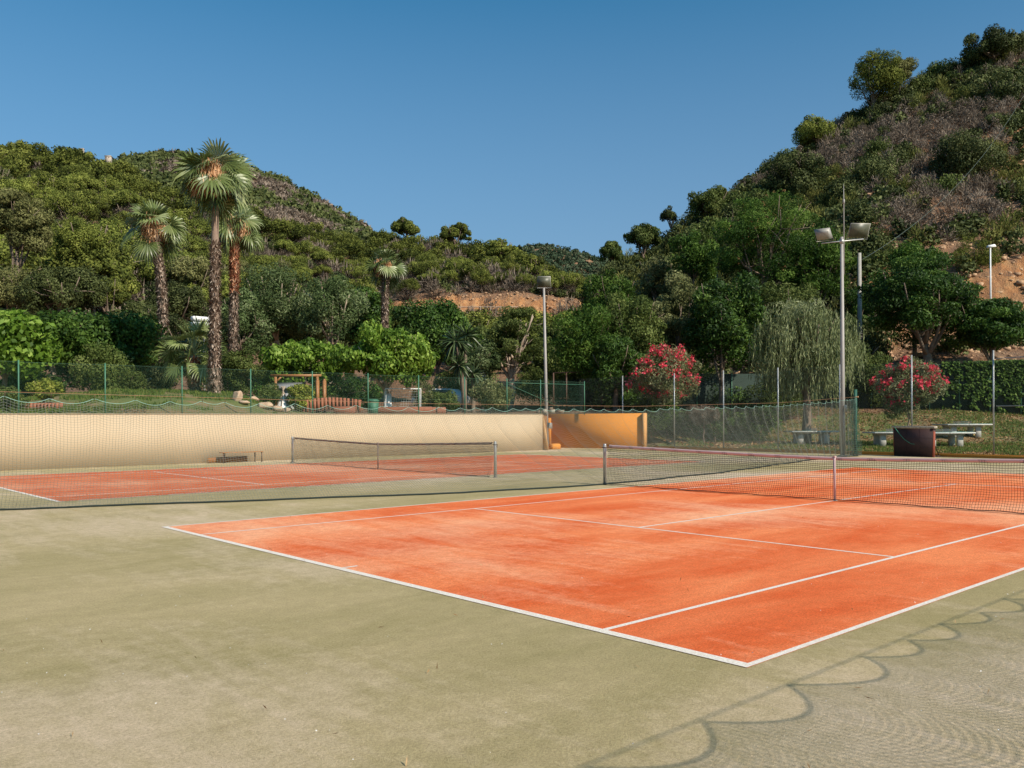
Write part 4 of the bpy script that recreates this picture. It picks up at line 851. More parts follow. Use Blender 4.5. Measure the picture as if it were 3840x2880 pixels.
if rest: merge('distant_pines', 'mass of more pines filling the upper left hillside', 'forest', L_pine, [ppuff(31, 4, 2.4, 24, 900, .62, .38, 4.2), ppuff(32, 3, 2.6, 18, 700, .55, .36, 2.2)], [(x, y, z-.3, s_, int(o)) for x, y, z, s_, o in rest], rng)
# ---- scrub
def twig_bush(seed, r, h, n, L, Wd):
    rng = np.random.default_rng(seed); d = sph(rng, n); d[:, 2] = np.abs(d[:, 2]); f = rng.random(n)**.5
    C = d*np.array([r, r, h])*f[:, None]; ax = d*np.array([1, 1, .8])+rng.normal(size=(n, 3))*.45+np.array([0, 0, .35]); ax /= np.linalg.norm(ax, axis=1)[:, None]
    b = np.cross(ax, sph(rng, n)); b /= np.linalg.norm(b, axis=1)[:, None]+1e-9; l_ = L*(.6+.8*rng.random(n))[:, None]
    V = np.stack([C-ax*l_*.5, C+b*Wd*.5, C+ax*l_*.5, C-b*Wd*.5], 1).reshape(-1, 3)
    return (V, np.arange(4*n).reshape(-1, 4), np.clip(rng.normal(size=n)*.2+.35+.4*f, 0, 1))
def leafbush(seed, r, h, n, L, Wd, k=12):
    rng = np.random.default_rng(seed); B = crown_blobs(r*.9, r*.9, h*.9, k, rng, .42, -.1, .4); B[:, 2] += h*.15
    return puffs(B, n, L, Wd, rng, .25, .6, 0, 1, .6)
def slope_pts(step, ulim, Dlim, keep, seed):
    rng = np.random.default_rng(seed); c = []
    corners = np.array([xy(u, D) for u in ulim for D in Dlim]); lo = corners.min(0); hi = corners.max(0)
    X, Y = np.meshgrid(np.arange(lo[0], hi[0], step), np.arange(lo[1], hi[1], step)); X = X+rng.normal(size=X.shape)*step*.33; Y = Y+rng.normal(size=Y.shape)*step*.33
    P = np.stack([X.ravel(), Y.ravel()], -1); u, D = uD(P); k = (u > ulim[0]) & (u < ulim[1]) & (D > Dlim[0]) & (D < Dlim[1])
    P, u, D = P[k], u[k], D[k]; z = terr(u, D); v = vh(u)-(z-CAM[2])/D*1867
    kk = keep(u, D, v, P, rng); return P[kk], z[kk], u[kk], D[kk], v[kk], rng
# right hill scrub
def keepR(u, D, v, P, rng):
    bare = ((u > 1980) & (v > 400+np.clip(2212-u, 0, 400)*.25) & (v < 560)) | ((u > 1870) & (v > 500) & (v < 900) & (D < 98))
    cliff = (u > 1880) & (D < 90) & (rng.random(len(u)) < .88)
    return (rng.random(len(u)) < np.where(bare, .62, .98)) & ~cliff & (D > 66)
P, z, u, D, v, rg = slope_pts(1.4, (1270, 2420), (66, 162), keepR, 41)
nz = fbm(P[:, 0]/9, P[:, 1]/9, 21, 4); nz2 = fbm(P[:, 0]/5, P[:, 1]/5, 23, 3)
upper = np.clip((D-92)/25, 0, 1)*np.clip((u-1500)/150, 0, 1)
dry = nz+upper*.17+rg.normal(size=len(nz))*.05 > .70
heath = ~dry & ((nz2 > .56) | ((u < 1560) & (rg.random(len(u)) < .5)))
green = ~dry & ~heath
sz = .72+.75*rg.random(len(u))
mk = lambda sel, nk, b=1.: [(P[i, 0], P[i, 1], z[i]-.1, sz[i]*b, rg.integers(0, nk)) for i in np.where(sel)[0]]
merge('dry_scrub', 'grey-brown dry scrub covering the right hillside', 'scrub', L_dry, [twig_bush(51, 1.25, 1.7, 260, .5, .06), leafbush(57, 1.5, 1.5, 420, .26, .10, 10), twig_bush(53, 1.0, 1.9, 240, .6, .06), leafbush(59, 1.2, 1.8, 420, .24, .10, 8)], mk(dry, 4), rg)
merge('heath_scrub', 'yellow-green heath tufts on the right hillside', 'scrub', L_heath, [twig_bush(54, 1.1, 1.5, 200, .6, .09), twig_bush(55, .9, 1.9, 200, .7, .09), leafbush(58, 1.1, 1.3, 230, .26, .16)], mk(heath, 3, .95), rg)
GB = 'dark evergreen bushes scattered on the right hillside'
gi = np.where(green)[0]; order = gi[np.argsort(D[gi])]; rg.shuffle(order)
bp = []
for q in range(3):
    t_ = thing('hill_bush', '', 'bush', (0, 0, 0), 0, GB); ob('crown', [leafbush(60+q, 1.9, 1.8, 2600, .22, .13, 20)], [L_oak, L_mid, L_oak][q], t_); bp.append(t_)
for q, i_ in enumerate(order[:170]):
    lab = ('dark bush high on the right hillside scrub' if D[i_] > 115 else 'dark green bush on the lower right slope')+(' near the photo edge' if u[i_] > 1900 else ' towards the valley' if u[i_] < 1560 else ' in the middle of the slope')
    src = bp[q % 3]; s_ = .7+.95*rg.random()**1.5; grp = lab.replace('dark bush', 'dark bushes').replace('dark green bush', 'dark green bushes')
    if q < 3: src.location = (P[i_, 0], P[i_, 1], z[i_]-.1); src.scale = (s_,)*3; src['label'] = lab; src['group'] = grp
    else: dup(src, (P[i_, 0], P[i_, 1], z[i_]-.1), rg.random()*6.28, lab, s_, grp, s_*(.8+.4*rg.random()))
gs = np.zeros(len(u), bool); gs[order[170:]] = True
merge('evergreen_scrub', 'dark green low scrub between the dry bushes on the right hillside', 'scrub', L_oak, [leafbush(64, 1.3, 1.3, 320, .34, .2), leafbush(65, 1.1, 1.6, 300, .34, .2)], mk(gs, 2, 1.05), rg)
# undergrowth and low bushes below and between the left hill trees
def keepL(u, D, v, P, rng): return (rng.random(len(u)) < .75) & (v < 760) & ~((u > 850) & (D > 169) & (D < 180) & (rng.random(len(u)) < .85))
P, z, u, D, v, rg = slope_pts(3.0, (-80, 1330), (66, 290), keepL, 43); sz = .8+.7*rg.random(len(u))
nz = fbm(P[:, 0]/14, P[:, 1]/14, 29, 4); dr = (nz > .52) & (D > 110)
merge('undergrowth', 'olive undergrowth below the pines of the left hill', 'scrub', L_oak, [leafbush(66, 1.5, 1.4, 240, .4, .22), leafbush(68, 1.3, 1.7, 220, .4, .22)], mk(~dr, 2), rg)
merge('dry_undergrowth', 'greyish pink dry brush between the pines of the left hill', 'scrub', L_dry, [twig_bush(67, 1.7, 2.4, 200, .9, .11)], mk(dr, 1, 1.2), rg)
P, z, u, D, v, rg = slope_pts(3.6, (150, 840), (292, 475), lambda u, D, v, P, rng: rng.random(len(u)) < .93, 45); sz = 1.3+.9*rg.random(len(u)); nz = fbm(P[:, 0]/16, P[:, 1]/16, 9, 4)
merge('ridge_scrub', 'brown scrub along the far left ridge behind the pines', 'scrub', L_dry, [twig_bush(70, 1.7, 1.4, 70, 1.0, .22), leafbush(71, 1.6, 1.2, 80, .7, .45, 6)], mk(nz > .46, 2), rg)
merge('ridge_bushes', 'dark green bushes along the far left ridge', 'scrub', L_oak, [leafbush(72, 1.8, 1.6, 110, .75, .5, 8), leafbush(73, 1.4, 1.4, 90, .7, .45, 6)], mk(nz <= .46, 2, 1.15), rg)
P, z, u, D, v, rg = slope_pts(8.0, (1030, 1560), (640, 925), lambda u, D, v, P, rng: rng.random(len(u)) < .93, 47); sz = .8+.7*rg.random(len(u))
merge('distant_forest', 'green forest tinted with blue distance haze on the farthest hill in the valley gap', 'forest', L_far, [leafbush(74, 5.0, 3.6, 110, 1.9, 1.3, 8), leafbush(75, 4.2, 4.2, 90, 1.8, 1.2, 7)], mk(np.ones(len(u), bool), 2), rg)

# ------------------------------------------------------------------ palms
def fan(origin, d, rng, R_=1.0, nseg=26, pet=1.1, droop=.5):
    """a fan leaf: petiole, then blades joined in their inner half whose tips hang"""
    d = d/np.linalg.norm(d); P = [origin]; v_ = d.copy()
    for k in range(5): v_ = v_+np.array([0, 0, -.07*droop*(k+1)*.6]); v_ /= np.linalg.norm(v_); P.append(P[-1]+v_*pet/5)
    hub = P[-1]; ax = v_+np.array([0, 0, -.75*droop]); ax /= np.linalg.norm(ax)
    side = np.cross(ax, [0, 0, 1.]); side /= np.linalg.norm(side)+1e-6; up_ = np.cross(side, ax)
    tw = rng.normal()*.75; s2 = side*math.cos(tw)+up_*math.sin(tw); u2_ = np.cross(s2, ax)
    V = []; Q = []; T = []; tone = .35+.4*rng.random()
    for i_, a in enumerate(np.linspace(-1.75, 1.75, nseg)):
        l_ = R_*(.80+.24*math.cos(a*.8))*(.92+.16*rng.random()); dr = ax*math.cos(a)+s2*math.sin(a)+u2_*.05*abs(a); dr /= np.linalg.norm(dr)
        pv = np.cross(dr, u2_); pv /= np.linalg.norm(pv)+1e-6; wd = l_*3.5/nseg*.5
        sg = 1 if i_ % 2 else -1; rid = u2_*wd*.35*sg
        p0 = hub; p1 = hub+dr*l_*.52; p2 = hub+dr*l_*.76+np.array([0, 0, -.04*l_*droop]); p3 = hub+dr*l_*.93+np.array([0, 0, -(.10+.22*rng.random())*l_*droop])
        b = len(V); V += [p0, p1-pv*wd*.52+rid, p1+pv*wd*.52-rid, p2-pv*wd*.30, p2+pv*wd*.30, p3]
        Q += [[b, b+1, b+2, b+2], [b+1, b+3, b+4, b+2], [b+3, b+5, b+4, b+4]]; t_ = np.clip(tone+.12*sg+.1*rng.normal(), 0, 1); T += [t_]*3
    return np.array(V), np.array(Q), np.array(T), np.array(P)
def palm(name, label, u, vb, vc, D, rcrown, seed, r0, r1, nf=34, mode='boots', stalks=10, ub=None, uc=None, smooth_from=None, pet=1.0, fr=1.0, redfrom=None, skirt=0, upright=0):
    rng = np.random.default_rng(seed); B_ = at(ub or u, vb, D); Cc = at(uc or u, vc, D)
    g_ = ground_z(B_[0], B_[1]); B_[2] = g_-.15
    t_ = thing(name, label, 'palm tree', tuple(B_)); C = Cc-B_; H = C[2]
    q = np.linspace(0, 1, 14); cx = np.outer(q, C); cx[:, 0] += np.sin(q*math.pi)*.18*rng.normal(); cx[:, 1] += np.sin(q*math.pi)*.18*rng.normal()
    rad = r0+(r1-r0)*q**.6; rad[0] *= 1.35; rad[1] *= 1.1
    stem = [tube(cx, rad, 12)]; ob('trunk', stem, M_smooth, t_, smooth=True)
    def boots(f0, f1, mat, dens, nm, sz=1.):
        n_ = int(dens*2.0*(f1-f0)*H); f = f0+(f1-f0)*rng.random(n_); a = rng.random(n_)*6.283
        ctr = np.stack([np.interp(f, q, cx[:, k]) for k in range(3)], -1); rr = np.interp(f, q, rad)
        out = np.stack([np.cos(a), np.sin(a), 0*a], -1); tang = np.stack([-np.sin(a), np.cos(a), 0*a], -1)
        base = ctr+out*rr[:, None]*.96; hh = .15*sz*(.7+.7*rng.random(n_))[:, None]; ww = .052*sz*(.7+.6*rng.random(n_))[:, None]
        up_ = np.where(rng.random(n_) < .75, 1, -1)[:, None]
        tip = base+out*(.15*sz*(.4+.9*rng.random(n_)))[:, None]+np.array([0, 0, 1.])*hh*up_+tang*(rng.normal(size=n_)*.05)[:, None]
        V = np.stack([base-tang*ww, base+tang*ww, tip+tang*ww*.2, tip-tang*ww*.2], 1).reshape(-1, 3)
        ob(nm, [(V, np.arange(4*n_).reshape(-1, 4), rng.random(n_))], mat, t_)['kind'] = 'stuff'
    f1 = smooth_from or .97
    if redfrom: boots(.02, redfrom, M_palmt, 130, 'boots'); boots(redfrom, .97, M_palmr, 150, 'red_boots', 1.2)
    else: boots(.02, f1, M_palmt, 150, 'boots', 1.1)
    parts = []; pts = []
    for i in range(nf):
        e = np.interp(i/(nf-1), [0, .25, .75, 1], [1.25, .75, .1, -.8])+rng.normal()*.28
        if upright: e = np.interp(i/(nf-1), [0, .5, 1], [1.4, .7, -.2])+rng.normal()*.1
        a = i*2.39996+rng.normal()*.15; d = np.array([math.cos(a)*math.cos(e), math.sin(a)*math.cos(e), math.sin(e)])
        V, Q, T, PP = fan(C+np.array([0, 0, (.35*math.sin(e)+.1)*rcrown*.3]), d, rng, rcrown*.58*fr*(.8+.35*rng.random()), 22, rcrown*.52*pet*(1 if upright else np.interp(e, [.3, 1.2], [1., .5])), np.interp(e, [-1, 1.3], [1.3, .5]))
        parts.append((V, Q, T)); pts.append(PP)
    # degenerate quads become triangles
    fixed = []
    for V, Q, T in parts:
        tri = Q[:, 2] == Q[:, 3]; tri = Q[:, 3] == Q[:, 2]
        fixed.append((V, [Q[~tri], Q[tri][:, :3]], np.concatenate([T[~tri], T[tri]])))
    for PP in pts: fixed.append(tube(PP, [.03, .028, .024, .02, .016, .012], 4, False, .85))
    ob('crown', fixed, M_frond, t_)
    if stalks:
        S = []
        for i in range(stalks):
            a = rng.random()*6.28; e = .35+.5*rng.random(); a = a if i % 2 else math.atan2(-Fd[1], -Fd[0])+rng.normal()*1.0; d = np.array([math.cos(a)*math.cos(e), math.sin(a)*math.cos(e), math.sin(e)])
            p_ = C+np.array([0, 0, .25]); L_ = rcrown*(.40+.35*rng.random()); ln = []
            for k in range(7): ln.append(p_.copy()); p_ = p_+d*L_/7; d = d+np.array([0, 0, -.34]); d /= np.linalg.norm(d)
            S.append(tube(np.array(ln), np.linspace(.03, .012, 7), 4, False, .6))
            n_ = 560; k = rng.integers(2, 7, n_); Cn = np.array(ln)[k]+rng.normal(size=(n_, 3))*np.array([.15, .15, .3])*rcrown*.42+np.array([0, 0, -.20*rcrown])
            S.append(leaves(Cn, rng.normal(size=(n_, 3))*np.array([1, 1, .2]), .26*rcrown*.5, .035*rcrown*.6, rng, rng.random(n_), 4.))
        ob('flower_stalks', S, M_stalk, t_)['kind'] = 'stuff'
    if skirt:
        n_ = skirt; a = rng.random(n_)*6.28; Cn = C+np.stack([np.cos(a)*.25, np.sin(a)*.25, -.3-.9*rng.random(n_)], -1)
        ob('dead_fronds', [leaves(Cn, np.stack([np.cos(a), np.sin(a), 0*a], -1), .9, .10, rng, rng.random(n_)*.6, 5.)], M_stalk, t_)['kind'] = 'stuff'
    return t_
palm('fan_palm', 'tallest fan palm with tan flower stalks and a shaggy lower trunk', 463, 850, 385, 41, 2.05, 1, .24, .155, 30, stalks=14, ub=463, uc=468, smooth_from=.70)
palm('fan_palm', 'second tallest fan palm with a reddish upper trunk just right of the tallest', 502, 800, 492, 50, 1.8, 2, .25, .19, 22, stalks=8, ub=499, uc=508, redfrom=.62, skirt=30)
palm('fan_palm', 'fan palm left of the tallest with a hanging dead frond', 331, 800, 495, 49, 1.95, 3, .28, .20, 22, stalks=5, ub=332, uc=332, skirt=40)
palm('fan_palm', 'smaller fan palm standing behind the bright mulberry', 834, 760, 578, 74, 2.05, 4, .33, .26, 22, stalks=6, ub=835, uc=834, skirt=50)
palm('fan_palm', 'short young fan palm with a thick fibrous trunk at the foot of the tallest', 421, 851, 775, 42.5, 1.7, 5, .22, .26, 26, stalks=0, ub=423, uc=418, pet=1.2, upright=1, redfrom=.3)
# collar of drooping dead fronds on the tallest trunk is part of its boots; yucca
def yucca(label, u, vb, D, heads, seed):
    rng = np.random.default_rng(seed); B_ = at(u, vb, D); g_ = ground_z(B_[0], B_[1]); B_[2] = g_-.1
    t_ = thing('yucca_tree', label, 'tree', tuple(B_)); parts = []; st = []
    for (hu, hv, r) in heads:
        C = at(hu, hv, D+rng.normal()*.5)-B_; n_ = 110; d = sph(rng, n_); d[:, 2] = d[:, 2]*.8+.12; d /= np.linalg.norm(d, axis=1)[:, None]
        rr = r/1867*D*(.85+.25*rng.random(n_))[:, None]; b = np.cross(d, rng.normal(size=(n_, 3))); b /= np.linalg.norm(b, axis=1)[:, None]; w_ = .05
        tip = C+d*rr+np.array([0, 0, -1.])*rr*.22*(1-d[:, 2:3]); mid = C+d*rr*.5
        V = np.stack([C+d*.08-b*w_*.5, C+d*.08+b*w_*.5, mid+b*w_, tip, mid-b*w_], 1).reshape(-1, 3)
        parts.append((V, np.arange(5*n_).reshape(-1, 5), rng.random(n_)))
        q = np.linspace(0, 1, 7)[:, None]; mm = np.array([0.1, .1, C[2]*.45]); S = (1-q)**2*np.zeros(3)+2*q*(1-q)*mm+q*q*C; st.append(tube(S, np.linspace(.17, .09, 7), 8))
    ob('crown', parts, leafmat('sword_leaf', (.015, .032, .012), (.05, .085, .028), (.14, .18, .08), .4, .2, .5, 0), t_); ob('trunk', st, M_bark, t_)
yucca('spiky dark yucca tree with two sword-leaved heads in front of the large dark tree', 1003, 872, 55, [(985, 738, 42), (1008, 726, 40), (992, 790, 30)], 8)
yucca('small spiky yucca head low beside the taller yucca', 1022, 872, 56, [(1022, 808, 26)], 9)
# ------------------------------------------------------------------ garden things seen over the wall
def gp(u, D): p = xy(u, D); return (p[0], p[1], ground_z(*p))
def boulder(u, v0, v1, hw, D, seed, label):
    rng = np.random.default_rng(seed); bm = bmesh.new(); bmesh.ops.create_icosphere(bm, subdivisions=3, radius=1)
    V = np.array([v.co[:] for v in bm.verts]); Fc = np.array([[l.vert.index for l in f.loops] for f in bm.faces]); bm.free()
    for q in range(9):
        n_ = sph(rng, 1)[0]; dd = V@n_; c = .55+.3*rng.random(); V = V-np.outer(np.clip(dd-c, 0, None)*.9, n_)
    V = V*(1+.10*(fbm(V[:, 0]*3+seed, V[:, 1]*3+V[:, 2]*2, seed, 3)-.5)[:, None]*2)
    rx = hw/1867*D; rz = (v1-v0)/2/1867*D; p = at(u, (v0+v1)/2, D); g_ = gp(u, D)[2]
    V = V*np.array([rx, rx*.8, rz*1.1]); o = ob('boulder', [(V, Fc)], M_rock, loc=(p[0], p[1], max(g_+rz*.6, min(p[2], g_+rz*.95))), rot=rng.random()*3)
    return tag(o, label, 'rock')
boulder(513, 862, 890, 15, 39.5, 1, 'tall pale boulder at the end of the grass mound right of the tallest palm')
boulder(528, 884, 893, 16, 39.2, 2, 'low flat boulder right below the tall pale boulder')
boulder(571, 868, 886, 20, 40, 3, 'long sloping pale boulder left of the low plant cluster')
boulder(601, 876, 890, 15, 40.5, 4, 'orange-tinted boulder beside the miniature tepee')
boulder(618, 882, 893, 12, 40.5, 5, 'small pale boulder left of the ball shrub')
boulder(548, 856, 872, 12, 43, 6, 'pale boulder partly hidden by the tall shrub')
boulder(588, 886, 895, 26, 41, 7, 'lowest wide boulder on the wall edge beside the ball shrub')
boulder(20, 884, 893, 9, 33.5, 8, 'small white-streaked stone at the far left on the wall')
# small goal on the mound, larger goal further right
def goal(u, D, w_, h_, dp, yaw, label):
    t_ = thing('goal', label, 'goal', gp(u, D), yaw)
    ob('frame', [tube([(-w_/2, 0, 0), (-w_/2, 0, h_), (w_/2, 0, h_), (w_/2, 0, 0)], .035, 6), tube([(-w_/2, 0, h_), (-w_/2, dp*.4, h_), (-w_/2, dp, 0)], .022, 6), tube([(w_/2, 0, h_), (w_/2, dp*.4, h_), (w_/2, dp, 0)], .022, 6), tube([(-w_/2, dp, .02), (w_/2, dp, .02)], .022, 6)], M_white, t_)
    g = []
    xs = np.linspace(-w_/2, w_/2, int(w_/.12)); path = np.array([(0, 0, h_), (0, dp*.4, h_), (0, dp*.7, h_*.5), (0, dp, .02)])
    g.append(tubes(np.array([path+[x, 0, 0] for x in xs]), .007, (1, 0, 0)))
    s_ = np.linspace(0, 1, 16); pp = np.stack([np.interp(s_*3, [0, 1, 2, 3], path[:, k]) for k in range(3)], -1)
    g.append(tubes(np.array([[p_+[-w_/2, 0, 0], p_, p_+[w_/2, 0, 0]] for p_ in pp]), .007, (0, 0, 1)))
    for x in (-w_/2, w_/2):
        zz_ = np.linspace(0, h_, 12); g.append(tubes(np.array([[(x, 0, z), (x, (dp*.4+(dp*.6)*(1-z/h_)), z)] for z in zz_]), .007, (1, 0, 0)))
        g.append(tubes(np.array([[(x, y, 0), (x, y, h_ if y < dp*.4 else h_*(1-(y-dp*.4)/(dp*.6)))] for y in np.linspace(0, dp*.98, 10)]), .007, (1, 0, 0)))
    ob('net', g, M_white, t_); return t_
goal(872, 46.5, 1.9, 1.35, .9, math.radians(-42+18), 'white goal frame with grey net standing behind the wall near the mulberry trunk')
goal(322, 44, 1.5, .7, .6, math.radians(150), 'small low white goal on top of the grass mound')
# white hut with timber pergola
h_ = thing('garden_hut', 'small white hut with a grey roof half hidden behind the ball shrub', 'hut', gp(615, 47), math.radians(-42))
ob('wall', [box((0, 0, .5), (1.3, 1.2, 1.2))], M_white, h_); ob('roof', [box((0, -.05, 1.22), (1.6, 1.6, .12), rx=.18)], plain('grey_roof', (.22, .22, .23), .8), h_); ob('door', [box((.2, -.605, .5), (.5, .03, 1.0))], plain('grey_door', (.30, .30, .32), .6), h_)
h_ = thing('pergola', 'brown timber pergola frame in front of the white hut', 'pergola', gp(619, 44.5), math.radians(-42))
for x in (-.55, 1.6): ob('post', [box((x, 0, .75), (.12, .12, 1.9))], M_wood, h_)
ob('beam', [box((.5, 0, 1.72), (2.6, .12, .12)), box((-.4, 0, 1.52), (.08, .08, .4), ry=.8)], M_wood, h_)
h_ = thing('play_tepee', 'miniature tepee of pale sticks beside the boulders', 'tepee', gp(612, 42.3)); rng = np.random.default_rng(3)
ob('stick', [tube([(.42*math.cos(a), .42*math.sin(a), 0), (-.10*math.cos(a), -.10*math.sin(a), 1.15)], .022, 5) for a in np.linspace(0, 5.6, 8)], M_barkp, h_)['kind'] = 'stuff'
ob('cloth', [([(.36*math.cos(a), .36*math.sin(a), .05) for a in np.linspace(0, 6.28, 9)[:-1]]+[(.04*math.cos(a), .04*math.sin(a), .82) for a in np.linspace(0, 6.28, 9)[:-1]], np.array([[i_, (i_+1) % 8, (i_+1) % 8+8, i_+8] for i_ in range(7)]))], M_white, h_)
for u_, lab in ((686, 'left one of two upright orange-brown wooden posts right of the ball shrub'), (701, 'right one of two upright orange-brown wooden posts near the play bridge')):
    p = gp(u_, 42.5); tag(ob('wooden_post', [box((0, 0, .8), (.14, .14, 1.6)), box((0, 0, 1.62), (.1, .1, .1), ry=.6)], M_wood, loc=p), lab, 'post')
h_ = thing('play_bridge', 'low red-brown slatted play bridge behind the wall', 'bridge', gp(716, 41.8), math.radians(-42))
for q in range(16):
    pass
ob('side_panel', [box((-1.35+.18*q, 0, .35+.12*math.sin(q/15*math.pi)), (.13, .05, .62)) for q in range(16)]+[box((0, .03, .62), (2.9, .03, .06))], M_terra, h_)
ob('deck', [box((0, .5, .2), (2.9, .9, .06))], M_terra, h_)
for u_, D_, w_, lab in ((745, 41.3, 1.0, 'short terracotta planter box left of the green bin'), (872, 45, 3.0, 'long terracotta planter box under the larger goal'), (925, 46.5, 1.9, 'terracotta planter box right of the larger goal')):
    t_ = thing('planter', lab, 'planter', gp(u_, D_), math.radians(-42)); ob('box', [bbox_b((0, 0, .17), (w_, .4, .36), .03)], M_terra, t_)
    ob('soil_fill', [box((0, 0, .36), (w_-.08, .32, .02))], M_bark, t_)
t_ = thing('waste_bin', 'green plastic bin behind the wall left of the mulberry trunk', 'bin', gp(806, 43.2)); ob('body', [tube([(0, 0, 0), (0, 0, .62)], [.24, .29], 14)], M_greenp, t_); ob('lid', [tube([(0, 0, .62), (0, 0, .68), (0, 0, .74)], [.31, .31, .2], 14)], M_greenp, t_)
t_ = thing('flower_border', 'red-brown edging below the yellow-green dome shrub', 'border', gp(72, 33.2), math.radians(-30)); ob('edging', [box((-.9+.15*q, .25*math.sin(q*.35), .12), (.12, .06, .26), rz=.2) for q in range(14)], M_terra, t_)
# parked car glimpsed between the shrubs
def car(u, D, yaw, label):
    t_ = thing('parked_car', label, 'car', gp(u, D), yaw)
    prof_ = np.array([(-2.0, .35), (-2.05, .8), (-1.7, 1.0), (-1.1, 1.42), (.3, 1.45), (1.0, 1.0), (1.9, .85), (2.0, .4)]); V = np.array([(x, y, z) for y in (-.82, .82) for x, z in prof_]); n_ = len(prof_)
    ob('body', [(V, [np.array([[i_, (i_+1) % n_, (i_+1) % n_+n_, i_+n_] for i_ in range(n_)]), np.array([list(range(n_))[::-1]]), np.array([list(range(n_, 2*n_))])])], M_white, t_)
    gl = plain('car_glass', (.02, .025, .03), .1)
    ob('window', [box((-.35, s_*.825, 1.2), (1.5, .02, .34)) for s_ in (-1, 1)]+[box((.72, 0, 1.22), (.03, 1.4, .5), ry=-.95)], gl, t_)
    for x in (-1.3, 1.25):
        for s_ in (-1, 1): ob('wheel', [tube([(x, s_*.72, .32), (x, s_*.86, .32)], .32, 14)], M_black, t_)
car(952, 63, math.radians(120), 'white car glimpsed through the shrubs behind the green fence')
# tins and pots on top of the walls by the corner pole
for u_, v0, v1, w_, lab in ((1164, 888, 895, .34, 'low rusty tin on the end of the cream wall'), (1176, 886, 895, .30, 'grey pot on the wall beside the slim light pole'), (1190, 878, 890, .26, 'tall wooden stump right of the slim light pole'), (1193, 888, 896, .34, 'pale round tin in front of the wooden stump'), (1210, 889, 895, .5, 'flat dark log on the ochre end wall')):
    D_ = 49.5; p = at(u_, v1, D_); hh = (v1-v0)/1867*D_
    base = max(2.04, ground_z(p[0], p[1]))
    t_ = thing('tin' if 'tin' in lab else 'pot' if 'pot' in lab else 'log', lab, 'pot' if 'pot' in lab else 'tin' if 'tin' in lab else 'log', (p[0], p[1], base)); ob('body', [tube([(0, 0, 0), (0, 0, hh*.9)], [w_/2*.9, w_/2], 12)], M_greyw if 'grey' in lab or 'pale' in lab else M_bark, t_); ob('top_face', [tube([(0, 0, hh*.9), (0, 0, hh)], [w_/2*1.06, w_/2*1.02], 12)], M_barkp, t_)
# whitewashed foot of the mulberry trunk
p = gp(838, 46.95); tag(ob('tree_guard', [tube([(0, 0, 0), (0, 0, .5), (0, 0, 1.1)], [.30, .22, .19], 12)], M_white, loc=p), 'whitewashed sleeve round the foot of the brightest mulberry trunk', 'tree guard')
# dark windbreak screen with ivy beyond the right lawn
a = xy(1700, 61); b_ = xy(2330, 56); t_ = thing('windbreak_fence', 'dark green windbreak fence beyond the right lawn overgrown with ivy', 'fence', (0, 0, 0))
n_ = 60; q = np.linspace(0, 1, n_); P = a[None]*(1-q[:, None])+b_[None]*q[:, None]; gz2 = np.array([ground_z(*p_) for p_ in P]); du = Fd*.03
ztp = np.array([zz(uD(p_)[0], np.interp(uD(p_)[0], [1700, 1930, 2212], [795, 790, 782]), uD(p_)[1]) for p_ in P])
V = np.array([[(P[i_, 0], P[i_, 1], gz2[i_]-.3), (P[i_, 0]+du[0], P[i_, 1]+du[1], gz2[i_]-.3), (P[i_, 0]+du[0], P[i_, 1]+du[1], ztp[i_]), (P[i_, 0], P[i_, 1], ztp[i_])] for i_ in range(n_)]).reshape(-1, 3)
ob('screen', [(V, np.array([[4*i_+c, 4*i_+(c+1) % 4, 4*i_+4+(c+1) % 4, 4*i_+4+c] for i_ in range(n_-1) for c in range(4)]))], M_dscreen, t_)
for i_ in range(0, n_, 6): ob('post', [tube([(P[i_, 0]-.05, P[i_, 1]-.05, gz2[i_]), (P[i_, 0]-.05, P[i_, 1]-.05, ztp[i_]+.1)], .04, 6)], M_greenp, t_)
rng = np.random.default_rng(9); m_ = 9000; f = rng.random(m_)**.6; f = np.where(rng.random(m_) < .75, .42+.58*f, f); h = 1-rng.random(m_)**1.7*1.0
keep = fbm(f*40, h*6, 4, 3)+.30*(f > .55)+.30*h > .88; f = f[keep]; h = h[keep]
C = np.stack([np.interp(f, q, P[:, 0]), np.interp(f, q, P[:, 1]), np.interp(f, q, gz2)*(1-h)+np.interp(f, q, ztp)*h+.12*rng.random(len(f))], -1)-np.array([Fd[0], Fd[1], 0])*(.05+.25*rng.random(len(f)))[:, None]
ob('ivy', [leaves(C, -np.array([Fd[0], Fd[1], -.6])+rng.normal(size=C.shape)*.5, .2, .17, rng, rng.random(len(f)), .5)], L_fern, t_)['kind'] = 'stuff'
a = xy(1352, 57); b_ = xy(1698, 59); t_ = thing('windbreak_fence', 'dark green windbreak fence in the shade behind the left oleander', 'fence', (0, 0, 0))
q = np.linspace(0, 1, 24); P = a[None]*(1-q[:, None])+b_[None]*q[:, None]; gz2 = np.array([ground_z(*p_) for p_ in P]); ztp = np.array([zz(uD(p_)[0], 808, uD(p_)[1]) for p_ in P])
V = np.array([[(P[i_, 0], P[i_, 1], gz2[i_]+.4), (P[i_, 0]+du[0], P[i_, 1]+du[1], gz2[i_]+.4), (P[i_, 0]+du[0], P[i_, 1]+du[1], ztp[i_]), (P[i_, 0], P[i_, 1], ztp[i_])] for i_ in range(24)]).reshape(-1, 3)
ob('screen', [(V, np.array([[4*i_+c, 4*i_+(c+1) % 4, 4*i_+4+(c+1) % 4, 4*i_+4+c] for i_ in range(23) for c in range(4)]))], M_dscreen, t_)
for i_ in range(0, 24, 5): ob('post', [tube([(P[i_, 0]-.05, P[i_, 1]-.05, gz2[i_]), (P[i_, 0]-.05, P[i_, 1]-.05, ztp[i_]+.05)], .04, 6)], M_greenp, t_)
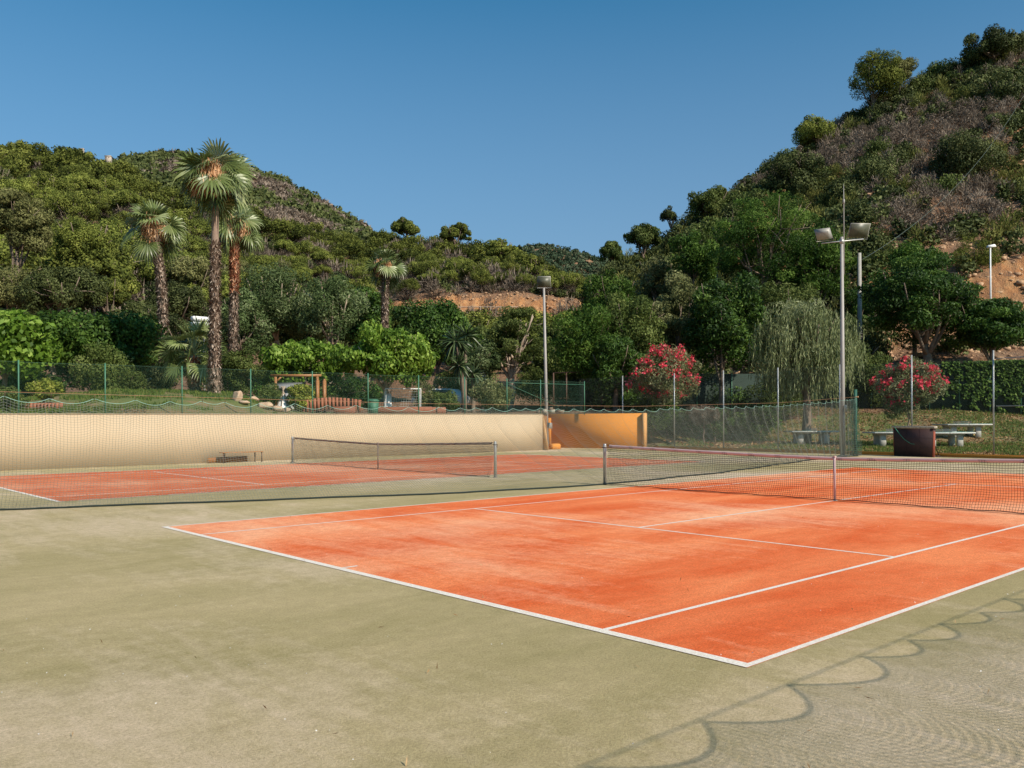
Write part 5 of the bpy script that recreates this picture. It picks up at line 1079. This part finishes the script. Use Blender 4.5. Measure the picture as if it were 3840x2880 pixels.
# dark park fence behind the end wall
a = xy(1195, 56); b_ = xy(1345, 55); t_ = thing('dark_screen_fence', 'dark green mesh fence with black posts behind the ochre end wall', 'fence', (0, 0, 0))
for u_ in (1196, 1224, 1262, 1300, 1345):
    D_ = 55.5; p = xy(u_, D_); g_ = ground_z(*p); ob('post', [tube([(p[0], p[1], g_), (p[0], p[1], zz(u_, 806, D_))], .05, 6)], M_iron, t_)
ob('rail', [tube([at(u_, 806+(u_-1196)*-.03, 55.5) for u_ in (1196, 1262, 1345)], .04, 6)], M_iron, t_)
ob('mesh_panel', chain(a, b_, 2.0, 4.3, .09, .006), M_dscreen, t_)
# timber guard rail on the road cut
t_ = thing('guard_rail', 'timber guard rail along the road below the orange road cut', 'rail', (0, 0, 0)); ob('rail', [tube([at(u_, 664-.002*(u_-900), 170) for u_ in range(880, 1130, 20)], .09, 5)], M_barkp, t_)
for u_ in range(885, 1125, 22): p = at(u_, 664, 170); ob('post', [tube([p+[0, 0, -1.2], p+[0, 0, .15]], .1, 5)], M_barkp, t_)
# far houses on the left skyline
def house(u, v0, v1, hw, D, label, mat_):
    p = at(u, v1, D); w_ = hw*2/1867*D; hh = (v1-v0)/1867*D; t_ = thing('hill_house', label, 'house', (p[0], p[1], p[2]-2), math.radians(-42)); ob('wall', [box((0, 0, (hh+2)/2), (w_, w_*.7, hh+2))], mat_, t_); ob('roof', [box((0, 0, hh+2.1), (w_*1.1, w_*.8, .25))], plain('pale_roof', (.45, .36, .28)), t_)
    ob('window', [box((x*w_*.25, -w_*.355, hh*.5+2), (w_*.14, .06, hh*.35)) for x in (-1, 1)], M_iron, t_)
pw = plain('pale_plaster', (.46, .38, .31), .9)
house(145, 331, 336, 4, 292, 'low pale house among the pines on the left skyline', pw)
house(180, 323, 334, 4, 296, 'tiny pale house right of the first on the left skyline', pw)
house(237, 339, 345, 6, 296, 'pale flat-roofed house where the pine hill meets the brown ridge', pw)
house(318, 365, 380, 4, 420, 'orange ruin on the brown far ridge', plain('orange_ruin', (.55, .32, .19)))
# grass tufts, litter
def tufts(name, label, ulim, Dlim, n_, L_, mat, seed, cat='grass', flat=0, keep=None):
    rng = np.random.default_rng(seed); u = ulim[0]+(ulim[1]-ulim[0])*rng.random(n_); D = Dlim[0]+(Dlim[1]-Dlim[0])*rng.random(n_)
    d0 = np.array([D0(a)+.3 for a in u]); k = D > d0; u, D = u[k], D[k]; 
    lat = (u-1106)/1867*D; P = np.stack([CAM[0]+Fd[0]*D+Rt[0]*lat, CAM[1]+Fd[1]*D+Rt[1]*lat], -1); nz = fbm(P[:, 0]/1.6, P[:, 1]/1.6, seed, 4); k = (nz > .45) if not flat else nz > .3; P = P[k]; z = terr(u[k], D[k])
    n2 = len(P); ax = rng.normal(size=(n2, 3))*.35+np.array([0, 0, 1.]) if not flat else rng.normal(size=(n2, 3))*np.array([1, 1, .15]); ax /= np.linalg.norm(ax, axis=1)[:, None]
    b = np.cross(ax, rng.normal(size=(n2, 3))); b /= np.linalg.norm(b, axis=1)[:, None]; l_ = (L_*(.5+rng.random(n2)))[:, None]; C = np.stack([P[:, 0], P[:, 1], z+(.02 if flat else 0)], -1); w_ = l_*(.12 if not flat else .35)
    return stuff(name, label, cat, [(np.stack([C-b*w_, C+b*w_, C+ax*l_], 1).reshape(-1, 3), np.arange(3*n2).reshape(-1, 3), rng.random(n2))], mat)
tufts('grass', 'short grass on the mound behind the cream wall', (-60, 600), (31, 46), 60000, .13, L_grass, 5)
tufts('lawn_grass', 'green and dry grass on the lawn around the tennis tables', (1350, 2300), (37, 66), 90000, .14, L_grass, 6)
tufts('leaf_litter', 'brown fallen leaves on the right lawn', (1350, 2300), (37, 68), 40000, .12, L_litter, 7, 'litter', 1)
# specks of grit and leaf scraps lying on the near turf
rng = np.random.default_rng(12); n_ = 420; D = 3.4+14*rng.random(n_)**1.4; u = -50+2300*rng.random(n_); lat = (u-1106)/1867*D
P = np.stack([CAM[0]+Fd[0]*D+Rt[0]*lat, CAM[1]+Fd[1]*D+Rt[1]*lat, 0*D+.016], -1); N_ = rng.normal(size=(n_, 3))*.5+np.array([0, 0, 1.])
k = rng.random(n_) < .7
stuff('grit', 'pale grit specks scattered on the near turf', 'grit', [leaves(P[k], N_[k], .008+.008*rng.random(k.sum()), .007, rng, rng.random(k.sum()))], M_white)
stuff('leaf_scraps', 'small brown leaf scraps scattered on the near turf', 'litter', [leaves(P[~k], N_[~k], .03+.05*rng.random((~k).sum()), .008, rng, rng.random((~k).sum()))], L_litter)

# loose stones on the bare slopes
rng = np.random.default_rng(88); n_ = 5200; u = np.where(rng.random(n_) < .7, 1560+760*rng.random(n_), 850+430*rng.random(n_)); D = np.where(u > 1400, 66+50*rng.random(n_), 160+30*rng.random(n_)); z = terr(u, D); lat = (u-1106)/1867*D
Pp = np.stack([CAM[0]+Fd[0]*D+Rt[0]*lat, CAM[1]+Fd[1]*D+Rt[1]*lat, z], -1); sz_ = (.06+.30*rng.random(n_)**3)*np.where(D > 150, .8, 1)
Vb = box((0, 0, 0), (2, 2, 2))[0]; Vs = Vb[None]*(.5+.7*rng.random((n_, 8, 3)))*np.array([1, 1, .6])*sz_[:, None, None]+Pp[:, None]
stuff('loose_stones', 'pale loose stones scattered on the orange slopes', 'stones', [(Vs.reshape(-1, 3), (BQ[None]+np.arange(n_)[:, None, None]*8).reshape(-1, 4))], plain('ochre_stone', (.50, .33, .20), .95, 0, (.36, .21, .12), 3))
